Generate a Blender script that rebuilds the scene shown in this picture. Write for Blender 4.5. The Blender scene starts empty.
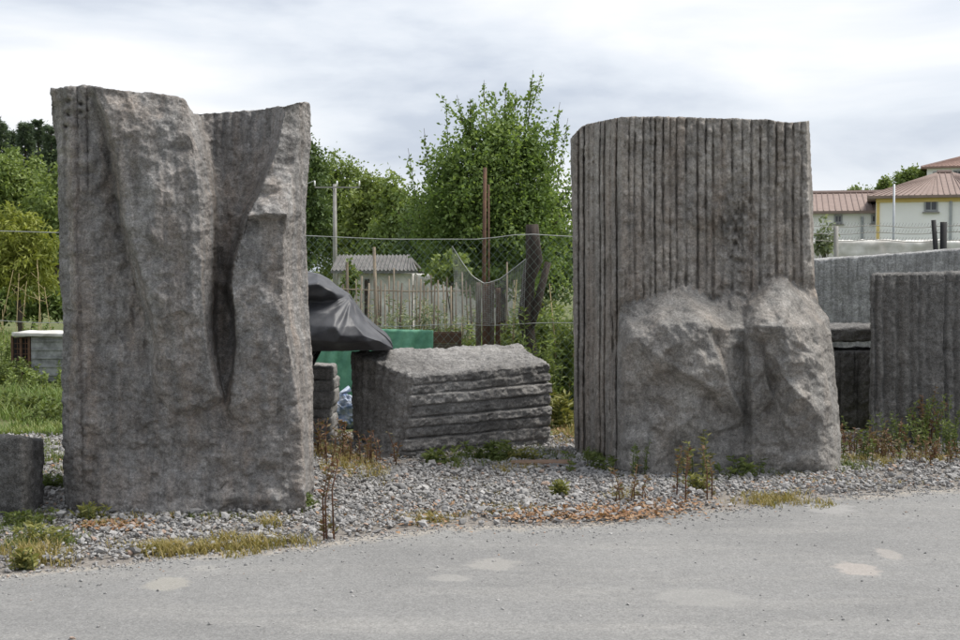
import bpy, math, random
import numpy as np
from mathutils import Vector
from mathutils.geometry import delaunay_2d_cdt

R = math.radians
rng = np.random.default_rng(7)
random.seed(7)
scene = bpy.context.scene
col = scene.collection

# ------------------------------------------------------------------ camera
F, CH, HOR = 1300.0, 1.6, 270.0            # focal length in photo pixels, eye height, horizon row
PITCH = math.atan((320 - HOR) / F)
cd = bpy.data.cameras.new('camera'); cam = bpy.data.objects.new('camera', cd); col.objects.link(cam)
cam.location = (0, 0, CH); cam.rotation_euler = (math.pi / 2 - PITCH, 0, 0)
cd.sensor_width = 36; cd.lens = 36 * F / 960; cd.clip_start = .1; cd.clip_end = 5000
scene.camera = cam

# ------------------------------------------------------------------ sky and sun
SUN_AZ, SUN_EL = R(72), R(60)              # azimuth from +Y towards +X
w = bpy.data.worlds.new('World'); scene.world = w; w.use_nodes = True
nt = w.node_tree; nt.nodes.clear(); N = nt.nodes.new; L = nt.links.new
out = N('ShaderNodeOutputWorld'); bg = N('ShaderNodeBackground'); bg.inputs[1].default_value = .075
sky = N('ShaderNodeTexSky'); sky.sky_type = 'NISHITA'; sky.sun_disc = False
sky.sun_elevation = SUN_EL; sky.sun_rotation = SUN_AZ; sky.dust_density = 2.0
tc = N('ShaderNodeTexCoord'); mp = N('ShaderNodeMapping'); mp.inputs['Scale'].default_value = (1, 1, 3.6)
mp.inputs['Location'].default_value = (.35, .2, .1)
nz = N('ShaderNodeTexNoise'); nz.inputs['Scale'].default_value = 2.6; nz.inputs['Detail'].default_value = 7
nz.inputs['Roughness'].default_value = .52; nz.inputs['Distortion'].default_value = .3
cr = N('ShaderNodeValToRGB')
cr.color_ramp.elements[0].position = .40; cr.color_ramp.elements[0].color = (5.3, 5.8, 6.7, 1)
cr.color_ramp.elements[1].position = .63; cr.color_ramp.elements[1].color = (9.0, 9.1, 9.3, 1)
e = cr.color_ramp.elements.new(.51); e.color = (7.3, 7.7, 8.3, 1)
mx = N('ShaderNodeMixRGB'); mx.inputs[0].default_value = .9
L(tc.outputs['Generated'], mp.inputs[0]); L(mp.outputs[0], nz.inputs['Vector']); L(nz.outputs[0], cr.inputs[0])
L(sky.outputs[0], mx.inputs[1]); L(cr.outputs[0], mx.inputs[2]); L(mx.outputs[0], bg.inputs[0]); L(bg.outputs[0], out.inputs[0])
sd = bpy.data.lights.new('sun', 'SUN'); sd.energy = 3.1; sd.angle = R(24); sd.color = (1, .96, .9)
sun = bpy.data.objects.new('sun', sd); col.objects.link(sun)
to_sun = Vector((math.sin(SUN_AZ) * math.cos(SUN_EL), math.cos(SUN_AZ) * math.cos(SUN_EL), math.sin(SUN_EL)))
sun.rotation_euler = to_sun.to_track_quat('Z', 'Y').to_euler(); sun.location = (8, 6, 12)
vs = scene.view_settings; vs.view_transform = 'Standard'; vs.look = 'None'; vs.gamma = 1; vs.exposure = .68; vs.use_curve_mapping = False

# ------------------------------------------------------------------ pixel helpers (photo 960 x 640)
cp, sp = math.cos(PITCH), math.sin(PITCH)
def rays(px, py):
    px = np.asarray(px, float); py = np.asarray(py, float)
    a = (px - 480) / F; b = (320 - py) / F
    return np.stack([a, cp + b * sp, -sp + b * cp], -1)
def at(px, py, Y):
    d = rays(px, py); t = np.asarray(Y, float) / d[..., 1]
    p = d * t[..., None]; p[..., 2] += CH
    return p
def gnd(px, py, z=0.0):
    d = rays(px, py); t = (z - CH) / d[..., 2]
    p = d * t[..., None]; p[..., 2] += CH
    return p

# ------------------------------------------------------------------ noise
def _h(x, y, z, s):
    n = (x * 374761393 + y * 668265263 + z * 2147483647 + s * 1274126177) & 0xffffffff
    n = ((n ^ (n >> 13)) * 1103515245) & 0xffffffff
    n = ((n ^ (n >> 16)) * 2654435761) & 0xffffffff
    return (n ^ (n >> 15)) & 0xffffff
def vnoise(P, s=0):
    i = np.floor(P).astype(np.int64); f = P - i; f = f * f * f * (f * (f * 6 - 15) + 10)
    r = 0
    for dx in (0, 1):
        for dy in (0, 1):
            for dz in (0, 1):
                wgt = (f[:, 0] if dx else 1 - f[:, 0]) * (f[:, 1] if dy else 1 - f[:, 1]) * (f[:, 2] if dz else 1 - f[:, 2])
                r = r + wgt * _h(i[:, 0] + dx, i[:, 1] + dy, i[:, 2] + dz, s)
    return r / 0xffffff * 2 - 1
def fbm(P, sc=1.0, o=4, s=0, rough=.5):
    P = np.asarray(P, float) * sc; a, t = 1.0, 0
    for k in range(o):
        t = t + a * vnoise(P + 17.3 * k, s + k); P = P * 2.03; a *= rough
    return t
def ridged(P, sc=1.0, o=4, s=0):
    P = np.asarray(P, float) * sc; a, t = 1.0, 0
    for k in range(o):
        t = t + a * (1 - 2 * np.abs(vnoise(P + 9.1 * k, s + k))); P = P * 2.1; a *= .5
    return t

# ------------------------------------------------------------------ mesh helpers
WLOC = {}
def mesh(name, V, Fc, mat, parent=None, smooth=False, base=None):
    """V (n,3) world coordinates; Fc array (m,k) or list of such arrays; origin is put at base (a world point)."""
    V = np.asarray(V, float)
    Fs = Fc if isinstance(Fc, list) else [Fc]
    Fs = [np.asarray(f, np.int64) for f in Fs if len(f)]
    off = np.zeros(3) if base is None else np.asarray(base, float)
    me = bpy.data.meshes.new(name)
    me.vertices.add(len(V)); me.vertices.foreach_set('co', (V - off).ravel().astype(np.float32))
    loops = np.concatenate([f.ravel() for f in Fs]); tot = np.concatenate([np.full(len(f), f.shape[1]) for f in Fs])
    me.loops.add(len(loops)); me.loops.foreach_set('vertex_index', loops.astype(np.int32))
    me.polygons.add(len(tot)); st = np.concatenate([[0], np.cumsum(tot)[:-1]])
    me.polygons.foreach_set('loop_start', st.astype(np.int32)); me.polygons.foreach_set('loop_total', tot.astype(np.int32))
    me.polygons.foreach_set('use_smooth', np.full(len(tot), smooth))
    me.update(calc_edges=True); me.validate()
    me.materials.append(mat)
    o = bpy.data.objects.new(name, me); col.objects.link(o)
    if parent is not None:
        o.parent = parent
        o.location = Vector(off) - WLOC.get(parent.name, parent.location)
        WLOC[o.name] = Vector(off)
    else:
        o.location = off
    return o
def empty(name, loc):
    o = bpy.data.objects.new(name, None); col.objects.link(o); o.location = loc; o.empty_display_size = .2
    return o
def tag(o, label=None, cat=None, group=None, kind=None):
    if label: o['label'] = label
    if cat: o['category'] = cat
    if group: o['group'] = group
    if kind or cat: o['kind'] = kind or 'thing'
    return o
class MB:
    """collects boxes, tubes and polygons into one mesh"""
    def __init__(s): s.V = []; s.F = {3: [], 4: []}; s.n = 0
    def add(s, V, Fc):
        for f in Fc: s.F[len(f)].append([i + s.n for i in f])
        s.V.append(np.asarray(V, float)); s.n += len(V)
    def box(s, c, d, rz=0, rx=0, ry=0):
        c = np.asarray(c, float); x, y, z = [k / 2 for k in d]
        P = np.array([[a * x, b * y, e * z] for e in (-1, 1) for a, b in ((-1, -1), (1, -1), (1, 1), (-1, 1))])
        from mathutils import Euler
        P = P @ np.array(Euler((rx, ry, rz)).to_matrix()).T + c
        s.add(P, [(3, 2, 1, 0), (4, 5, 6, 7), (0, 1, 5, 4), (1, 2, 6, 5), (2, 3, 7, 6), (3, 0, 4, 7)])
    def tube(s, pts, r, n=6, cap=True):
        pts = np.asarray(pts, float); m = len(pts); r = np.broadcast_to(np.asarray(r, float), (m,))
        V = []
        for i in range(m):
            t = pts[min(i + 1, m - 1)] - pts[max(i - 1, 0)]; t = t / (np.linalg.norm(t) + 1e-9)
            a = np.cross(t, [0, 0, 1.0]) if abs(t[2]) < .9 else np.cross(t, [1.0, 0, 0]); a /= np.linalg.norm(a); b = np.cross(t, a)
            for k in range(n):
                an = 2 * math.pi * k / n; V.append(pts[i] + r[i] * (a * math.cos(an) + b * math.sin(an)))
        Fc = [(i * n + k, i * n + (k + 1) % n, (i + 1) * n + (k + 1) % n, (i + 1) * n + k) for i in range(m - 1) for k in range(n)]
        if cap:
            V += [pts[0], pts[-1]]; c0, c1 = m * n, m * n + 1
            Fc += [(c0, (k + 1) % n, k) for k in range(n)] + [(c1, (m - 1) * n + k, (m - 1) * n + (k + 1) % n) for k in range(n)]
        s.add(V, Fc)
    def poly(s, P): s.add(P, [tuple(range(len(P)))])
    def build(s, name, mat, parent=None, smooth=False, base=None):
        return mesh(name, np.concatenate(s.V), [np.array(s.F[k]) for k in (3, 4) if s.F[k]], mat, parent, smooth, base)
def normals(V, Q):
    a, b, c, d = (V[Q[:, k]] for k in range(4))
    n = np.cross(c - a, d - b); vn = np.zeros_like(V)
    for k in range(4): np.add.at(vn, Q[:, k], n)
    return vn / (np.linalg.norm(vn, axis=1, keepdims=True) + 1e-12)

# ------------------------------------------------------------------ materials
def mat_new(name):
    m = bpy.data.materials.new(name); m.use_nodes = True
    t = m.node_tree; b = t.nodes['Principled BSDF']
    return m, t, b
class G:
    """tiny node-graph helper"""
    def __init__(s, t): s.t = t
    def n(s, ty, **kw):
        x = s.t.nodes.new(ty)
        for k, v in kw.items(): setattr(x, k, v)
        return x
    def l(s, a, b): s.t.links.new(a, b)
    def noise(s, vec, scale, detail=4, rough=.55, dist=0):
        x = s.n('ShaderNodeTexNoise'); x.inputs['Scale'].default_value = scale; x.inputs['Detail'].default_value = detail
        x.inputs['Roughness'].default_value = rough; x.inputs['Distortion'].default_value = dist
        if vec is not None: s.l(vec, x.inputs['Vector'])
        return x.outputs[0]
    def ramp(s, f, stops):
        x = s.n('ShaderNodeValToRGB'); r = x.color_ramp
        while len(r.elements) < len(stops): r.elements.new(.5)
        for e, (p, c) in zip(r.elements, stops):
            e.position = p; e.color = (*c, 1) if not isinstance(c, (int, float)) else (c, c, c, 1)
        s.l(f, x.inputs[0]); return x.outputs[0]
    def mix(s, f, a, b, mode='MIX'):
        x = s.n('ShaderNodeMixRGB', blend_type=mode)
        for k, v in enumerate((f, a, b)):
            if hasattr(v, 'links'): s.l(v, x.inputs[k])
            elif isinstance(v, (int, float)) : x.inputs[k].default_value = v if k == 0 else (v, v, v, 1)
            else: x.inputs[k].default_value = (*v, 1)
        return x.outputs[0]
    def math(s, op, a, b=0.0):
        x = s.n('ShaderNodeMath', operation=op)
        for k, v in enumerate((a, b)):
            if hasattr(v, 'links'): s.l(v, x.inputs[k])
            else: x.inputs[k].default_value = v
        return x.outputs[0]
    def map(s, vec, scale=(1, 1, 1), loc=(0, 0, 0)):
        x = s.n('ShaderNodeMapping'); x.inputs['Scale'].default_value = scale; x.inputs['Location'].default_value = loc
        s.l(vec, x.inputs[0]); return x.outputs[0]
    def bump(s, h, strength, dist, normal=None):
        x = s.n('ShaderNodeBump'); x.inputs['Strength'].default_value = strength; x.inputs['Distance'].default_value = dist
        s.l(h, x.inputs['Height'])
        if normal is not None: s.l(normal, x.inputs['Normal'])
        return x.outputs[0]

def granite(name, dark, light, brown, brown_amt=.5, stain=.5, streak=(7, 7, .55), speck=.26, lump=.4):
    m, t, b = mat_new(name); g = G(t)
    o = g.n('ShaderNodeNewGeometry').outputs['Position']
    big = g.noise(o, 1.6, 5, .6)
    c = g.mix(g.ramp(big, [(.38, 0), (.62, 1)]), dark, light)
    st = g.noise(g.map(o, streak), 1.0, 5, .6)
    c = g.mix(g.math('MULTIPLY', g.ramp(st, [(.42, 0), (.72, 1)]), brown_amt), c, brown)
    st2 = g.noise(g.map(o, (streak[0] * 1.9, streak[1] * 1.9, streak[2] * 1.6), (4, 2, 7)), 1.0, 4, .6)
    c = g.mix(g.math('MULTIPLY', g.ramp(st2, [(.46, 0), (.70, 1)]), stain), c, tuple(k * .34 for k in dark))
    lich = g.noise(o, 9, 6, .7)
    c = g.mix(g.math('MULTIPLY', g.ramp(lich, [(.52, 0), (.70, 1)]), .4), c, tuple(min(1, k * 1.45) for k in light))
    mot = g.noise(o, 24, 5, .75, .4)
    c = g.mix(.85, c, g.ramp(mot, [(.28, .14), (.42, .40), (.58, .58), (.74, .86)]), 'OVERLAY')
    pat = g.noise(g.map(o, (1, 1, .6), (3, 8, 1)), 5.5, 6, .75, .6)
    c = g.mix(.75, c, g.ramp(pat, [(.33, .22), (.48, .5), (.68, .76)]), 'OVERLAY')
    mot2 = g.noise(g.map(o, (1, 1, 1), (5, 1, 2)), 62, 3, .7)
    c = g.mix(.8, c, g.ramp(mot2, [(.28, .2), (.5, .5), (.72, .8)]), 'OVERLAY')
    sp1 = g.noise(o, 150, 2, .7)
    c = g.mix(speck, c, g.ramp(sp1, [(.3, tuple(k * .25 for k in dark)), (.5, tuple(k for k in light)), (.72, (.62, .6, .57))]), 'MIX')
    g.l(c, b.inputs['Base Color']); b.inputs['Roughness'].default_value = .95
    b.inputs['Specular IOR Level'].default_value = .2
    h0 = g.noise(g.map(o, (1, 1, 1.5)), 13, 6, .7, .3); hn = g.noise(o, 38, 5, .7); h2 = g.noise(o, 130, 3, .7)
    nb = g.bump(h0, lump, .035); nb = g.bump(hn, .9, .018, nb); nb = g.bump(h2, .4, .004, nb)
    g.l(nb, b.inputs['Normal'])
    return m
def simple(name, c1, c2=None, scale=8, rough=.8, bump=0, bscale=40, metal=0, stretch=(1, 1, 1), spec=.3):
    m, t, b = mat_new(name); g = G(t); o = g.n('ShaderNodeNewGeometry').outputs['Position']
    c2 = c2 or tuple(k * .7 for k in c1)
    n = g.noise(g.map(o, stretch), scale, 5, .62)
    g.l(g.mix(g.ramp(n, [(.35, 0), (.65, 1)]), c1, c2), b.inputs['Base Color'])
    b.inputs['Roughness'].default_value = rough; b.inputs['Metallic'].default_value = metal; b.inputs['Specular IOR Level'].default_value = spec
    if bump: g.l(g.bump(g.noise(g.map(o, stretch), bscale, 4, .6), bump, .01), b.inputs['Normal'])
    return m
def leafmat(name, cols, trans=.35, clump=1.2, rough=.6):
    m, t, b = mat_new(name); g = G(t)
    ge = g.n('ShaderNodeNewGeometry')
    stops = [(i / max(1, len(cols) - 1), c) for i, c in enumerate(cols)]
    nz = g.noise(ge.outputs['Position'], clump, 3)
    f = g.math('ADD', g.math('MULTIPLY', ge.outputs['Random Per Island'], .55), g.math('MULTIPLY', g.ramp(nz, [(.3, 0), (.7, 1)]), .45))
    c = g.ramp(f, stops)
    g.l(c, b.inputs['Base Color']); b.inputs['Roughness'].default_value = rough; b.inputs['Specular IOR Level'].default_value = .3
    tr = g.n('ShaderNodeBsdfTranslucent'); g.l(g.mix(1.0, c, (1.0, 1.0, .55), 'MULTIPLY'), tr.inputs[0])
    ms = g.n('ShaderNodeMixShader'); ms.inputs[0].default_value = trans
    g.l(b.outputs[0], ms.inputs[1]); g.l(tr.outputs[0], ms.inputs[2]); g.l(ms.outputs[0], t.nodes['Material Output'].inputs[0])
    return m

M = {}
M['granite'] = granite('granite_weathered', (.15, .145, .141), (.295, .284, .273), (.255, .198, .155), .85, .72)
M['granite_r'] = granite('granite_fluted', (.185, .173, .160), (.335, .312, .283), (.25, .192, .148), .75, .5)
M['granite_f'] = granite('granite_fresh_break', (.165, .158, .149), (.30, .288, .27), (.25, .20, .155), .5, .5, (4, 4, 1.2), .28, .2)
M['granite_d'] = granite('granite_dark', (.082, .08, .078), (.16, .156, .15), (.12, .105, .09), .4, .65)
M['granite_c'] = granite('granite_pale_streaked', (.27, .27, .27), (.40, .40, .395), (.17, .165, .16), .8, .95, (15, 15, .35))
M['granite_b'] = granite('granite_bench', (.135, .13, .125), (.28, .272, .262), (.17, .15, .13), .3, .55, (.8, .8, 9))
M['wall'] = simple('white_plaster', (.9, .9, .9), (.85, .85, .85), .8, .9)
M['wall_off'] = simple('limewash', (.66, .65, .62), (.42, .40, .37), 2.2, .95, .3, 12)
M['yellow'] = simple('yellow_paint', (.75, .58, .24), (.68, .5, .2), 2, .8)
M['tile'] = simple('clay_roof_tiles', (.27, .205, .18), (.22, .168, .148), 3, .85, .5, 14)
M['tile2'] = simple('clay_roof_tiles_bright', (.30, .20, .17), (.24, .16, .135), 3, .85, .5, 14)
M['slate'] = simple('grey_roof_sheet', (.17, .165, .16), (.11, .105, .1), 4, .85, .3, 12)
M['glass'] = simple('dark_window_glass', (.03, .035, .045), (.02, .02, .025), 2, .12, 0, spec=.6)
M['frame'] = simple('grey_frame', (.35, .36, .38), (.28, .29, .3), 5, .6)
M['pipe'] = simple('zinc_pipe', (.42, .44, .46), (.33, .35, .37), 5, .5, metal=.3)
M['concrete'] = simple('concrete_pole', (.33, .32, .3), (.24, .23, .21), 5, .9)
M['galv'] = simple('galvanised_wire', (.36, .37, .36), (.25, .26, .25), 6, .6, metal=.3)
M['mesh'] = simple('green_coated_mesh', (.24, .31, .27), (.17, .23, .20), 6, .6)
M['rust'] = simple('rusty_steel', (.14, .078, .05), (.085, .052, .038), 14, .9, .4, 60)
M['wood'] = simple('weathered_wood', (.17, .135, .10), (.085, .065, .05), 5, .9, .6, 30, stretch=(6, 6, .7))
M['wood_d'] = simple('dark_rotten_wood', (.075, .06, .05), (.035, .028, .024), 6, .95, .8, 30, stretch=(6, 6, .7))
M['stake'] = simple('grey_stakes', (.28, .23, .17), (.16, .13, .10), 5, .9, .3, 30, stretch=(6, 6, .7))
M['plank'] = simple('red_brown_plank', (.30, .20, .14), (.2, .13, .09), 8, .85, .4, 40, stretch=(1.2, 8, 8))
M['bark'] = simple('bark', (.10, .08, .06), (.05, .04, .032), 9, .95, .7, 30, stretch=(3, 3, .8))
M['green'] = simple('green_sheet', (.15, .36, .24), (.09, .25, .165), 9, .65, .6, 22)
M['blue'] = simple('blue_plastic', (.10, .17, .33), (.42, .45, .5), 16, .4)
M['teal'] = simple('teal_plastic', (.05, .17, .22), (.035, .12, .16), 7, .45)
M['black'] = simple('black_paint', (.02, .02, .022), (.03, .03, .03), 5, .8)
M['zinc_box'] = simple('dull_zinc_sheet', (.36, .37, .37), (.16, .165, .16), 9, .7, .3, 16, metal=.1)
M['board'] = simple('white_board', (.62, .61, .58), (.36, .35, .32), 7, .8)
M['red_stone'] = simple('reddish_stone', (.33, .18, .12), (.22, .12, .085), 20, .9, .5, 60)

M['leaf_pear'] = leafmat('leaf_pear', [(.085, .13, .042), (.14, .215, .065), (.22, .30, .10), (.32, .40, .18)], .48)
M['leaf_dark'] = leafmat('leaf_dark', [(.06, .095, .035), (.10, .15, .05), (.155, .21, .075)], .3, .5)
M['leaf_mid'] = leafmat('leaf_mid', [(.11, .16, .05), (.19, .255, .08), (.30, .36, .125)], .35, .4)
M['leaf_light'] = leafmat('leaf_light', [(.13, .18, .055), (.21, .27, .085), (.32, .37, .14)], .35, .4)
M['leaf_conifer'] = leafmat('leaf_conifer', [(.07, .10, .065), (.105, .145, .09), (.15, .195, .115)], .2, .4)
M['leaf_willow'] = leafmat('leaf_willow', [(.14, .18, .04), (.25, .28, .06), (.36, .38, .10)], .35, .8)
M['leaf_weed'] = leafmat('leaf_weed', [(.07, .10, .03), (.13, .17, .05), (.21, .23, .085)], .35, 3)
M['leaf_yellow'] = leafmat('leaf_yellow', [(.15, .165, .05), (.25, .25, .08), (.33, .30, .12)], .3, 3)
M['leaf_red'] = leafmat('leaf_red', [(.12, .06, .04), (.19, .105, .06), (.14, .13, .055), (.24, .17, .10)], .25, 4)
M['leaf_pale'] = leafmat('leaf_pale', [(.10, .14, .07), (.22, .26, .15), (.4, .42, .3)], .3, 3)
M['stem_red'] = simple('red_stem', (.16, .075, .05), (.1, .06, .035), 20, .85)
M['stem_green'] = simple('green_stem', (.10, .13, .04), (.07, .10, .03), 20, .8)
M['straw'] = simple('dry_straw', (.42, .34, .19), (.3, .24, .13), 10, .9)
M['grass_green'] = leafmat('grass_green', [(.07, .12, .03), (.13, .20, .05), (.22, .27, .09), (.26, .25, .11)], .3, 1.2)
M['grass_dry'] = leafmat('grass_dry', [(.13, .13, .035), (.24, .21, .07), (.36, .28, .12), (.15, .16, .04)], .3, 4)
M['litter'] = leafmat('litter', [(.14, .06, .03), (.28, .15, .075), (.34, .22, .13), (.2, .1, .06)], .15, 4)

# dark wrapped cloth
m, t, b = mat_new('dark_wrapping'); g = G(t); o_ = g.n('ShaderNodeNewGeometry').outputs['Position']
g.l(g.mix(g.ramp(g.noise(o_, 7, 5, .6), [(.35, 0), (.7, 1)]), (.042, .043, .049), (.085, .087, .095)), b.inputs['Base Color'])
b.inputs['Roughness'].default_value = .52; b.inputs['Specular IOR Level'].default_value = .4
g.l(g.bump(g.noise(g.map(o_, (1, 1, 1)), 160, 2, .5), .25, .004), b.inputs['Normal']); M['wrap'] = m

# asphalt: grey, fine aggregate, dust and pale scuffs
m, t, b = mat_new('worn_asphalt'); g = G(t); P = g.n('ShaderNodeNewGeometry').outputs['Position']
c = g.mix(g.ramp(g.noise(P, .8, 5, .6), [(.3, 0), (.7, 1)]), (.152, .151, .149), (.225, .223, .218))
c = g.mix(g.math('MULTIPLY', g.ramp(g.noise(g.map(P, (.35, 1.6, 1)), 1.7, 6, .65), [(.48, 0), (.70, 1)]), .5), c, (.31, .30, .28))
c = g.mix(g.math('MULTIPLY', g.ramp(g.noise(P, 3.1, 6, .7), [(.54, 0), (.68, 1)]), .35), c, (.13, .13, .128))
c = g.mix(.55, c, g.ramp(g.noise(P, 19, 6, .8), [(.28, .3), (.5, .5), (.72, .72)]), 'OVERLAY')
vo = g.n('ShaderNodeTexVoronoi'); vo.inputs['Scale'].default_value = 75; g.l(P, vo.inputs['Vector'])
c = g.mix(.35, c, g.ramp(vo.outputs['Color'], [(0, .2), (.5, .5), (1, .85)]), 'OVERLAY')
c = g.mix(.42, c, g.ramp(g.noise(P, 85, 3, .75), [(.3, (.07, .07, .07)), (.48, (.19, .19, .185)), (.62, (.27, .265, .255)), (.75, (.5, .49, .47))]))
sx = g.n('ShaderNodeSeparateXYZ'); g.l(P, sx.inputs[0])
for (px, py, rx, ry, colr) in [(167, 586, .16, .10, (.34, .32, .275)), (857, 571, .165, .10, (.42, .37, .33)), (889, 556, .085, .09, (.36, .33, .30)),
                               (830, 510, .22, .13, (.33, .32, .31)), (495, 566, .2, .10, (.33, .315, .29)), (450, 580, .16, .05, (.32, .31, .29)),
                               (205, 570, .1, .05, (.3, .29, .27)), (700, 600, .35, .12, (.28, .275, .26))]:
    q = gnd(px, py)
    dx = g.math('DIVIDE', g.math('SUBTRACT', sx.outputs[0], float(q[0])), rx); dy = g.math('DIVIDE', g.math('SUBTRACT', sx.outputs[1], float(q[1])), ry * 2.2)
    dd = g.math('SQRT', g.math('ADD', g.math('MULTIPLY', dx, dx), g.math('MULTIPLY', dy, dy)))
    dd = g.math('ADD', dd, g.math('MULTIPLY', g.math('SUBTRACT', g.noise(P, 9, 4, .6), .5), 1.1))
    c = g.mix(g.math('MULTIPLY', g.ramp(dd, [(.55, 1), (.80, 0)]), .42), c, colr)
da = g.n('ShaderNodeAttribute'); da.attribute_name = 'dust'
dm = g.ramp(g.math('ADD', da.outputs['Fac'], g.math('MULTIPLY', g.math('SUBTRACT', g.noise(P, 7, 6, .7), .5), 1.5)), [(.25, 0), (.75, 1)])
dm = g.mix(1.0, dm, g.ramp(da.outputs['Fac'], [(0, 0), (.25, 1)]), 'MULTIPLY')
c = g.mix(g.math('MULTIPLY', dm, .85), c, g.ramp(g.noise(P, 45, 4, .75), [(.3, (.15, .135, .115)), (.55, (.33, .30, .26)), (.75, (.46, .43, .39))]))
g.l(c, b.inputs['Base Color']); b.inputs['Roughness'].default_value = .9; b.inputs['Specular IOR Level'].default_value = .25
nb = g.bump(g.noise(P, 110, 3, .7), .6, .006); nb = g.bump(g.noise(P, 6, 4), .25, .02, nb); g.l(nb, b.inputs['Normal'])
M['asphalt'] = m
# dusty sand at the road edge / under the gravel
m, t, b = mat_new('gravel_bed'); g = G(t); P = g.n('ShaderNodeNewGeometry').outputs['Position']
c = g.mix(g.ramp(g.noise(P, 1.3, 5, .6), [(.35, 0), (.65, 1)]), (.17, .15, .13), (.27, .24, .21))
c = g.mix(.55, c, g.ramp(g.noise(P, 55, 4, .75), [(.3, (.05, .045, .04)), (.55, (.24, .22, .2)), (.75, (.45, .43, .41))]))
g.l(c, b.inputs['Base Color']); b.inputs['Roughness'].default_value = .95
g.l(g.bump(g.noise(P, 50, 4, .7), .8, .02), b.inputs['Normal']); M['bed'] = m
M['bed_sand'] = simple('sandy_dust', (.36, .325, .28), (.24, .22, .195), 14, .95, .5, 90)
m, t, b = mat_new('meadow_earth'); g = G(t); P = g.n('ShaderNodeNewGeometry').outputs['Position']
c = g.mix(g.ramp(g.noise(P, .5, 6, .65), [(.35, 0), (.65, 1)]), (.07, .10, .025), (.13, .14, .045))
c = g.mix(g.math('MULTIPLY', g.ramp(g.noise(P, 2.3, 5, .6), [(.5, 0), (.7, 1)]), .7), c, (.16, .12, .075))
g.l(c, b.inputs['Base Color']); b.inputs['Roughness'].default_value = .95
g.l(g.bump(g.noise(P, 12, 5, .7), .8, .08), b.inputs['Normal']); M['earth'] = m
m, t, b = mat_new('gravel_stones'); g = G(t); ge = g.n('ShaderNodeNewGeometry')
c = g.ramp(ge.outputs['Random Per Island'], [(0, (.14, .136, .132)), (.3, (.21, .204, .198)), (.6, (.27, .262, .254)), (.86, (.335, .327, .318)), (.95, (.41, .40, .39)), (.97, (.3, .2, .14)), (1, (.34, .22, .15))])
c = g.mix(.3, c, g.ramp(g.noise(ge.outputs['Position'], 150, 3, .7), [(.3, (.08, .08, .08)), (.7, (.45, .44, .43))]))
g.l(c, b.inputs['Base Color']); b.inputs['Roughness'].default_value = .9; M['gravel'] = m

# ------------------------------------------------------------------ ground, road, gravel bed
def strip(name, A, B, n, mat, z, rough=0.0, kind='structure'):
    """sheet between two polylines A and B (same length, xy), n rows"""
    A = np.asarray(A, float); B = np.asarray(B, float)
    k = len(A); V = []
    for j in range(n + 1):
        p = A + (B - A) * j / n
        V.append(np.column_stack([p, np.full(k, z)]))
    V = np.concatenate(V); Q = [(j * k + i, j * k + i + 1, (j + 1) * k + i + 1, (j + 1) * k + i) for j in range(n) for i in range(k - 1)]
    if rough: V[:, 2] += rough * fbm(V * [1, 1, 0], 2.0, 3, 5)
    return tag(mesh(name, V, np.array(Q), mat), kind=kind)
S = 1500.0
ground = tag(mesh('ground', [(-S, -60, 0), (S, -60, 0), (S, S, 0), (-S, S, 0)], np.array([[0, 1, 2, 3]]), M['earth']), kind='structure')
EPX = [(-400, 612), (-150, 594), (0, 577), (60, 570), (120, 566), (150, 560), (230, 553), (290, 547), (330, 543), (400, 534), (450, 528), (500, 527), (560, 527),
       (620, 523), (680, 514), (740, 508), (800, 501), (850, 497), (960, 490), (1100, 483), (1400, 470), (1900, 452)]
E = np.array([gnd(*p)[:2] for p in EPX])
xs = np.linspace(E[0, 0], E[-1, 0], 1100); EY = np.interp(xs, E[:, 0], E[:, 1])
EY = EY + .06 * fbm(np.column_stack([xs, xs * 0, xs * 0]), 1.8, 6, 3, .6)
def edgeY(x): return np.interp(x, xs, EY)
rows = np.array([0, .012, .03, .06, .1, .15, .21, .28, .36, .46, .6, .8, 1.2, 2.0, 4.0, 15.0])
V = []; dust = []; n2_ = fbm(np.column_stack([xs, xs * 0, xs * 0]), .9, 4, 43)
for dd in rows:
    V.append(np.column_stack([xs, EY - dd, np.full(len(xs), .0055 + .0045 * min(1, dd / .1))])); dust.append(np.clip(1 - dd / np.clip(.20 + .22 * n2_, .05, .6), 0, 1))
k = len(xs); Q = np.array([(j * k + i, (j + 1) * k + i, (j + 1) * k + i + 1, j * k + i + 1) for j in range(len(rows) - 1) for i in range(k - 1)])
ro = tag(mesh('road', np.concatenate(V), Q, M['asphalt']), kind='structure')
at_ = ro.data.attributes.new('dust', 'FLOAT', 'POINT'); at_.data.foreach_set('value', np.concatenate(dust).astype(np.float32))
strip('gravel_bed', np.column_stack([xs, EY - .10]), np.column_stack([xs, np.maximum(EY + .5, 12.6 + .5 * fbm(np.column_stack([xs, xs * 0, xs * 0]), .6, 4, 9))]), 24, M['bed'], .005, 0.002)

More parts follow.
